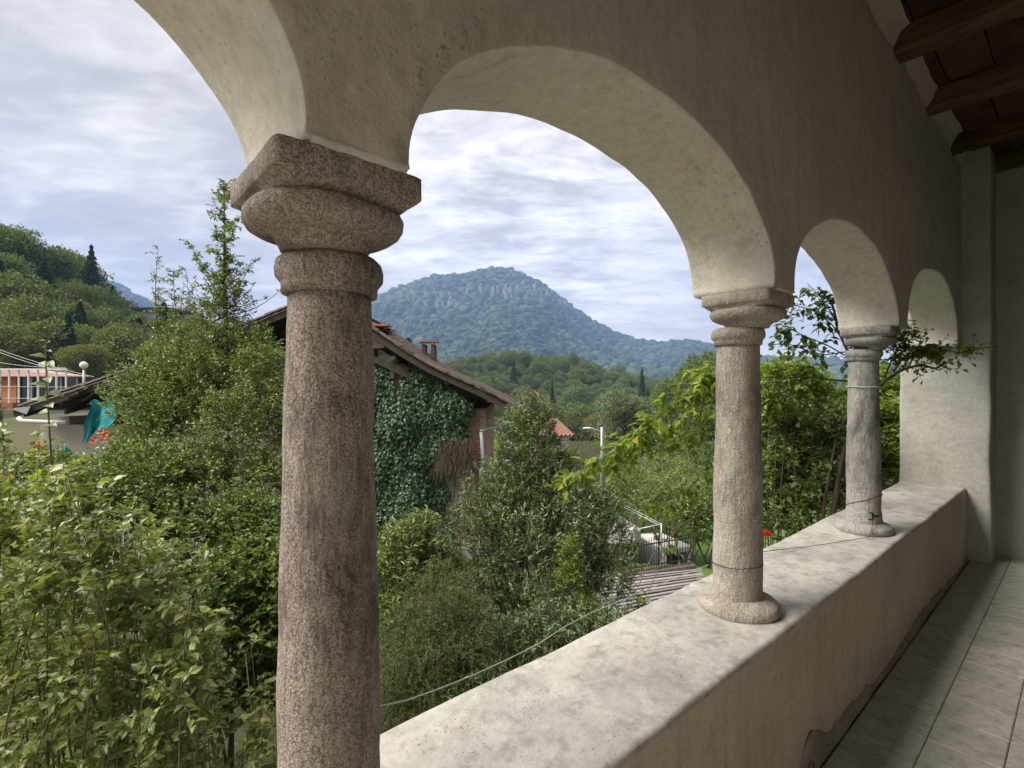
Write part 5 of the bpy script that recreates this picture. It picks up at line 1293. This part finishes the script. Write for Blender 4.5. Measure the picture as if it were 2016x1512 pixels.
bush('willow_leaved_shrub', 'light green long leaved shrub directly right of the large column', 'shrub', PG(800, 5.4), [B(810, 1080, 5.4, 130, 110), B(770, 1150, 5.2, 110, 140), B(850, 1120, 5.6, 130, 110), B(770, 1240, 5.0, 90, 150), B(830, 1050, 5.5, 70, 70)], 900, .2, 9, .075, .26, M['leaf_holly'], 54, .014, 10, 60, up=.8)
bush('tamarisk', 'feathery dark olive shrub low between the large column and the laurel', 'shrub', PG(850, 4.7), [B(860, 1190, 4.9, 160, 170), B(820, 1290, 4.6, 180, 200), B(900, 1290, 4.7, 160, 180), B(850, 1400, 4.5, 200, 180), B(790, 1390, 4.4, 110, 160), B(920, 1220, 4.9, 90, 110)], 4200, .17, 16, .019, .3, M['leaf_yew'], 55, .012, 16, 0, up=.2, out=.9, droop=.45, quad=True, twig_r=.0022, spread=.7)
bush('laurel_undergrowth', 'dark narrow leaved undergrowth against the parapet below the laurel', 'shrub', PG(1020, 5.0), [B(1000, 1290, 5.3, 180, 120), B(930, 1360, 4.6, 170, 110), B(1090, 1250, 5.6, 170, 110), B(1180, 1230, 5.6, 120, 80)], 1100, .18, 9, .065, .28, M['leaf_laurel'], 56, .012, 10, 40)
# hedges and shrubs beyond the iron fence
for k, (x, y, z, w, h, mt, lb_) in enumerate(((1250, 965, 24, 130, 90, 'leaf_green', 'rounded hedge bush directly beyond the pale garden wall'), (1330, 985, 20, 150, 110, 'leaf_holly', 'loose light green bush behind the slab roofed shed'), (1395, 1010, 17, 110, 130, 'leaf_green', 'dark green bush against the lower part of the buff column'), (1300, 930, 28, 170, 70, 'leaf_holly', 'loose grey green scrub above the clothes line'), (1360, 1045, 23, 80, 60, 'leaf_green', 'small dark hedge at the right end of the iron fence'), (1215, 920, 30, 90, 60, 'leaf_green', 'green scrub at the foot of the street lamp'))):
    bush('garden_hedge', lb_, 'hedge', PG(x, z), [B(x, y, z, w, h), B(x - w * .3, y + h * .2, z - .3, w * .6, h * .8), B(x + w * .3, y + h * .15, z + .2, w * .6, h * .7)], 1100, .34, 9, .10, .55, M[mt], 60 + k, .03, 6, 0, 'hedges beyond the garden fence', quad=True, twigs=False)
# climbing leaves left of the buff column
def canes(name, label, cat, base, lines, mat, leafL, ratio, seed, r=.006, bark='twig', per=12, k=4, tw=.12, n_single=0, hang=0., start=.1, extra_mb=None):
    base = np.array(base, float); root = thing(name, label, cat, tuple(base)); r_ = np.random.default_rng(seed); b = MB(); P0, DV, LN = [], [], []
    for q, ln_ in enumerate(lines):
        pts = np.array([P(*c) for c in ln_]); t_ = np.linspace(0, len(pts) - 1, 6 * len(pts)); pts = np.stack([np.interp(t_, range(len(pts)), pts[:, w]) for w in range(3)], 1)
        pts[1:-1] = (pts[:-2] + pts[1:-1] * 2 + pts[2:]) / 4; pts[1:-1] = (pts[:-2] + pts[1:-1] + pts[2:]) / 3
        rr_ = r if np.isscalar(r) else r[q]
        b.tube(pts, np.linspace(rr_, rr_ * .35, len(pts)), 7)
        n = int((per if np.isscalar(per) else per[q]) * len(ln_)); 
        if not n: continue
        i = (r_.uniform(start, 1, n) * (len(pts) - 1)).astype(int); p = pts[i]; ax = unit(pts[-1] - pts[0])
        P0.append(p); DV.append(unit(r_.normal(0, .8, (n, 3)) + ax * .4 + [0, 0, -hang])); LN.append(tw * r_.uniform(.4, 1.4, n))
    P0, DV, LN = map(np.concatenate, (P0, DV, LN)); V, F = twig_tubes(P0, DV, LN, .0022, .1); b.add(V, F4=F); b.build('stem', M[bark], root, True, base)
    pos, D, N, Ll = twig_leaves(P0, DV, LN, k, leafL, .1, seed); D[:, 2] -= hang; D = unit(D)
    add_leaves(root, base, pos, D, N, Ll, Ll * ratio, M[mat], n_single)
    return root
canes('climbing_vine', 'bright backlit climbing vine arching down from the left of the buff column', 'climbing plant', P(1440, 1080, 4.6), [
    [(1500, 700, 4.3), (1420, 735, 4.2), (1360, 770, 4.15), (1310, 800, 4.1), (1270, 845, 4.1), (1210, 890, 4.05), (1160, 915, 4.0), (1110, 945, 4.0)],
    [(1500, 790, 4.5), (1400, 800, 4.4), (1340, 820, 4.4), (1290, 850, 4.3), (1240, 880, 4.3), (1180, 925, 4.2)],
    [(1500, 870, 4.4), (1410, 845, 4.3), (1360, 850, 4.25), (1320, 868, 4.2)],
    [(1500, 760, 4.2), (1410, 750, 4.1), (1385, 735, 4.1), (1370, 765, 4.1)],
    [(1480, 930, 4.6), (1410, 925, 4.5), (1370, 945, 4.5), (1330, 990, 4.4), (1290, 1000, 4.4)],
    [(1480, 1000, 4.6), (1400, 1005, 4.5), (1350, 1030, 4.4), (1290, 1080, 4.3), (1250, 1170, 4.1), (1245, 1210, 3.9)],
    [(1470, 960, 4.4), (1390, 1005, 4.3), (1330, 1040, 4.2), (1300, 1110, 4.0), (1270, 1180, 3.8)]],
    'leaf_bright', .088, .66, 71, .007, 'twig', (11, 9, 8, 9, 4, .5, .3), 4, .16, 200, .35)
# shrubs between buff and far column
bush('rose_thicket', 'bright mixed green thicket seen between the buff column and the far column', 'shrub', PG(1590, 6.2), [B(1570, 815, 6.4, 170, 100), B(1520, 850, 6.0, 110, 160), B(1610, 880, 6.2, 190, 160), B(1570, 960, 5.8, 200, 160), B(1540, 1040, 5.4, 170, 130), B(1640, 980, 6.0, 140, 170), B(1510, 960, 5.6, 80, 140)], 1900, .2, 8, .065, .62, M['leaf_green'], 72, .02, 14, 90)
bush('yellow_green_climber', 'yellow green sunlit foliage in the upper gap right of the buff column', 'shrub', PG(1545, 5.4), [B(1545, 755, 5.4, 130, 90), B(1600, 770, 5.5, 120, 70), B(1520, 800, 5.2, 60, 70)], 380, .2, 6, .07, .66, M['leaf_bright'], 73, .012, 6, 40)
bush('dark_conifer_column', 'narrow dark evergreen column just right of the buff column', 'tree', PG(1512, 6.8), [B(1512, 880, 6.8, 55, 190), B(1514, 950, 6.8, 60, 120)], 800, .12, 8, .04, .5, M['leaf_ivy'], 74, .02, 4)
bush('sunlit_hedge', 'yellow green hedge filling the slit between the far column and the end pier', 'hedge', PG(1750, 6.4), [B(1745, 850, 6.4, 110, 170), B(1750, 930, 6.2, 110, 130), B(1740, 770, 6.6, 90, 90), B(1690, 880, 6.5, 110, 200)], 1100, .2, 7, .075, .62, M['leaf_bright'], 75, .02, 6, 60)
# climbing rose beside the far column
Zr = 4.25
canes('climbing_rose', 'old climbing rose with dark crooked stems trained against the grey far column', 'climbing plant', P(1640, 1100, Zr), [
    [(1630, 1110, Zr), (1642, 1000, Zr), (1655, 920, Zr), (1668, 860, Zr), (1700, 790, Zr - .1), (1690, 740, Zr - .1), (1668, 690, Zr - .1), (1650, 650, Zr), (1640, 600, Zr), (1610, 565, Zr)],
    [(1612, 1110, Zr), (1622, 1000, Zr), (1635, 920, Zr), (1650, 850, Zr), (1690, 780, Zr)],
    [(1690, 752, Zr - .05), (1640, 748, Zr), (1590, 742, Zr), (1530, 744, Zr), (1508, 748, Zr)],
    [(1672, 705, Zr), (1630, 680, Zr), (1580, 660, Zr), (1545, 640, Zr), (1530, 650, Zr)],
    [(1665, 680, Zr), (1640, 640, Zr), (1600, 610, Zr), (1560, 600, Zr), (1548, 590, Zr)],
    [(1655, 655, Zr), (1640, 620, Zr), (1620, 590, Zr), (1590, 558, Zr)],
    [(1680, 690, Zr), (1620, 700, Zr), (1560, 680, Zr), (1535, 668, Zr)],
    [(1660, 860, Zr), (1630, 830, Zr), (1600, 810, Zr), (1560, 780, Zr), (1530, 760, Zr)],
    [(1640, 960, Zr), (1600, 940, Zr), (1560, 950, Zr), (1520, 980, Zr)]],
    'leaf_rose', .07, .62, 81, (.021, .017, .009, .006, .006, .006, .006, .007, .006), 'twig_dark', (1.8, .5, 2.5, 5, 5.5, 6, 5, 5, 6), 3, .13, 130, .3, .3)
Zc = 3.72
canes('rose_branch', 'rose branch reaching across the front of the end pier from behind the grey column', 'branch', P(1730, 765, 3.95), [
    [(1715, 775, 4.1), (1740, 752, 4.0), (1775, 728, 3.9), (1810, 718, 3.8), (1845, 726, 3.75), (1860, 712, 3.7)],
    [(1740, 745, 4.0), (1760, 700, 3.9), (1775, 672, 3.85), (1795, 655, 3.8)],
    [(1790, 722, 3.9), (1800, 695, 3.8), (1825, 680, 3.8), (1860, 690, 3.75), (1895, 695, 3.7), (1925, 684, 3.65)],
    [(1760, 730, 3.9), (1780, 700, 3.85), (1810, 690, 3.8), (1840, 700, 3.8)]],
    'leaf_bright', .045, .6, 82, (.014, .007, .006, .006), 'twig_dark', (4, 17, 7, 14), 4, .11, 120, .1, .2)
# red rose in front of the thicket
c = P(1507, 1050, 3.6); rt = thing('red_rose', 'red rose flower just above the parapet, right of the buff column', 'flower', tuple(c + [0, 0, -.12]))
b = MB()
for k in range(3):
    for j in range(5):
        a_ = j * 1.257 + k * .6; r0 = .012 + .012 * k; g = np.array([[c + [math.cos(a_ + w) * r0 * (1 + .3 * u), math.sin(a_ + w) * r0 * (1 + .3 * u), .03 * u - .01 * k * u - .01] for w in (-.6, -.2, .2, .6)] for u in (0, .6, 1)]); b.grid(g)
b.build('petal', M['petal_red'], rt, True, c + [0, 0, -.12])
MB().tube([c + [0, 0, -.01], c + [.01, .02, -.15], c + [.04, .2, -.5]], .003, 5).build('stem', M['twig_dark'], rt, True, c + [0, 0, -.12])
# ------------------------------------------------------------------ air
hz0 = MB().box((-3600, -60, -30), (3800, 3420, 760)); 
hm = bpy.data.materials.new('haze'); hm.use_nodes = True; tt_ = NT(hm.node_tree); tt_.n.clear(); oo = tt_.new('ShaderNodeOutputMaterial'); pv = tt_.new('ShaderNodeVolumePrincipled')
pv.inputs['Color'].default_value = (.37, .55, 1, 1); pv.inputs['Density'].default_value = .00020; pv.inputs['Anisotropy'].default_value = .0
tt_.l.new(pv.outputs[0], oo.inputs['Volume'])
hzo = hz0.build('haze', hm, None); hzo['kind'] = 'stuff'; hzo['label'] = 'thin blue air haze over the whole valley'
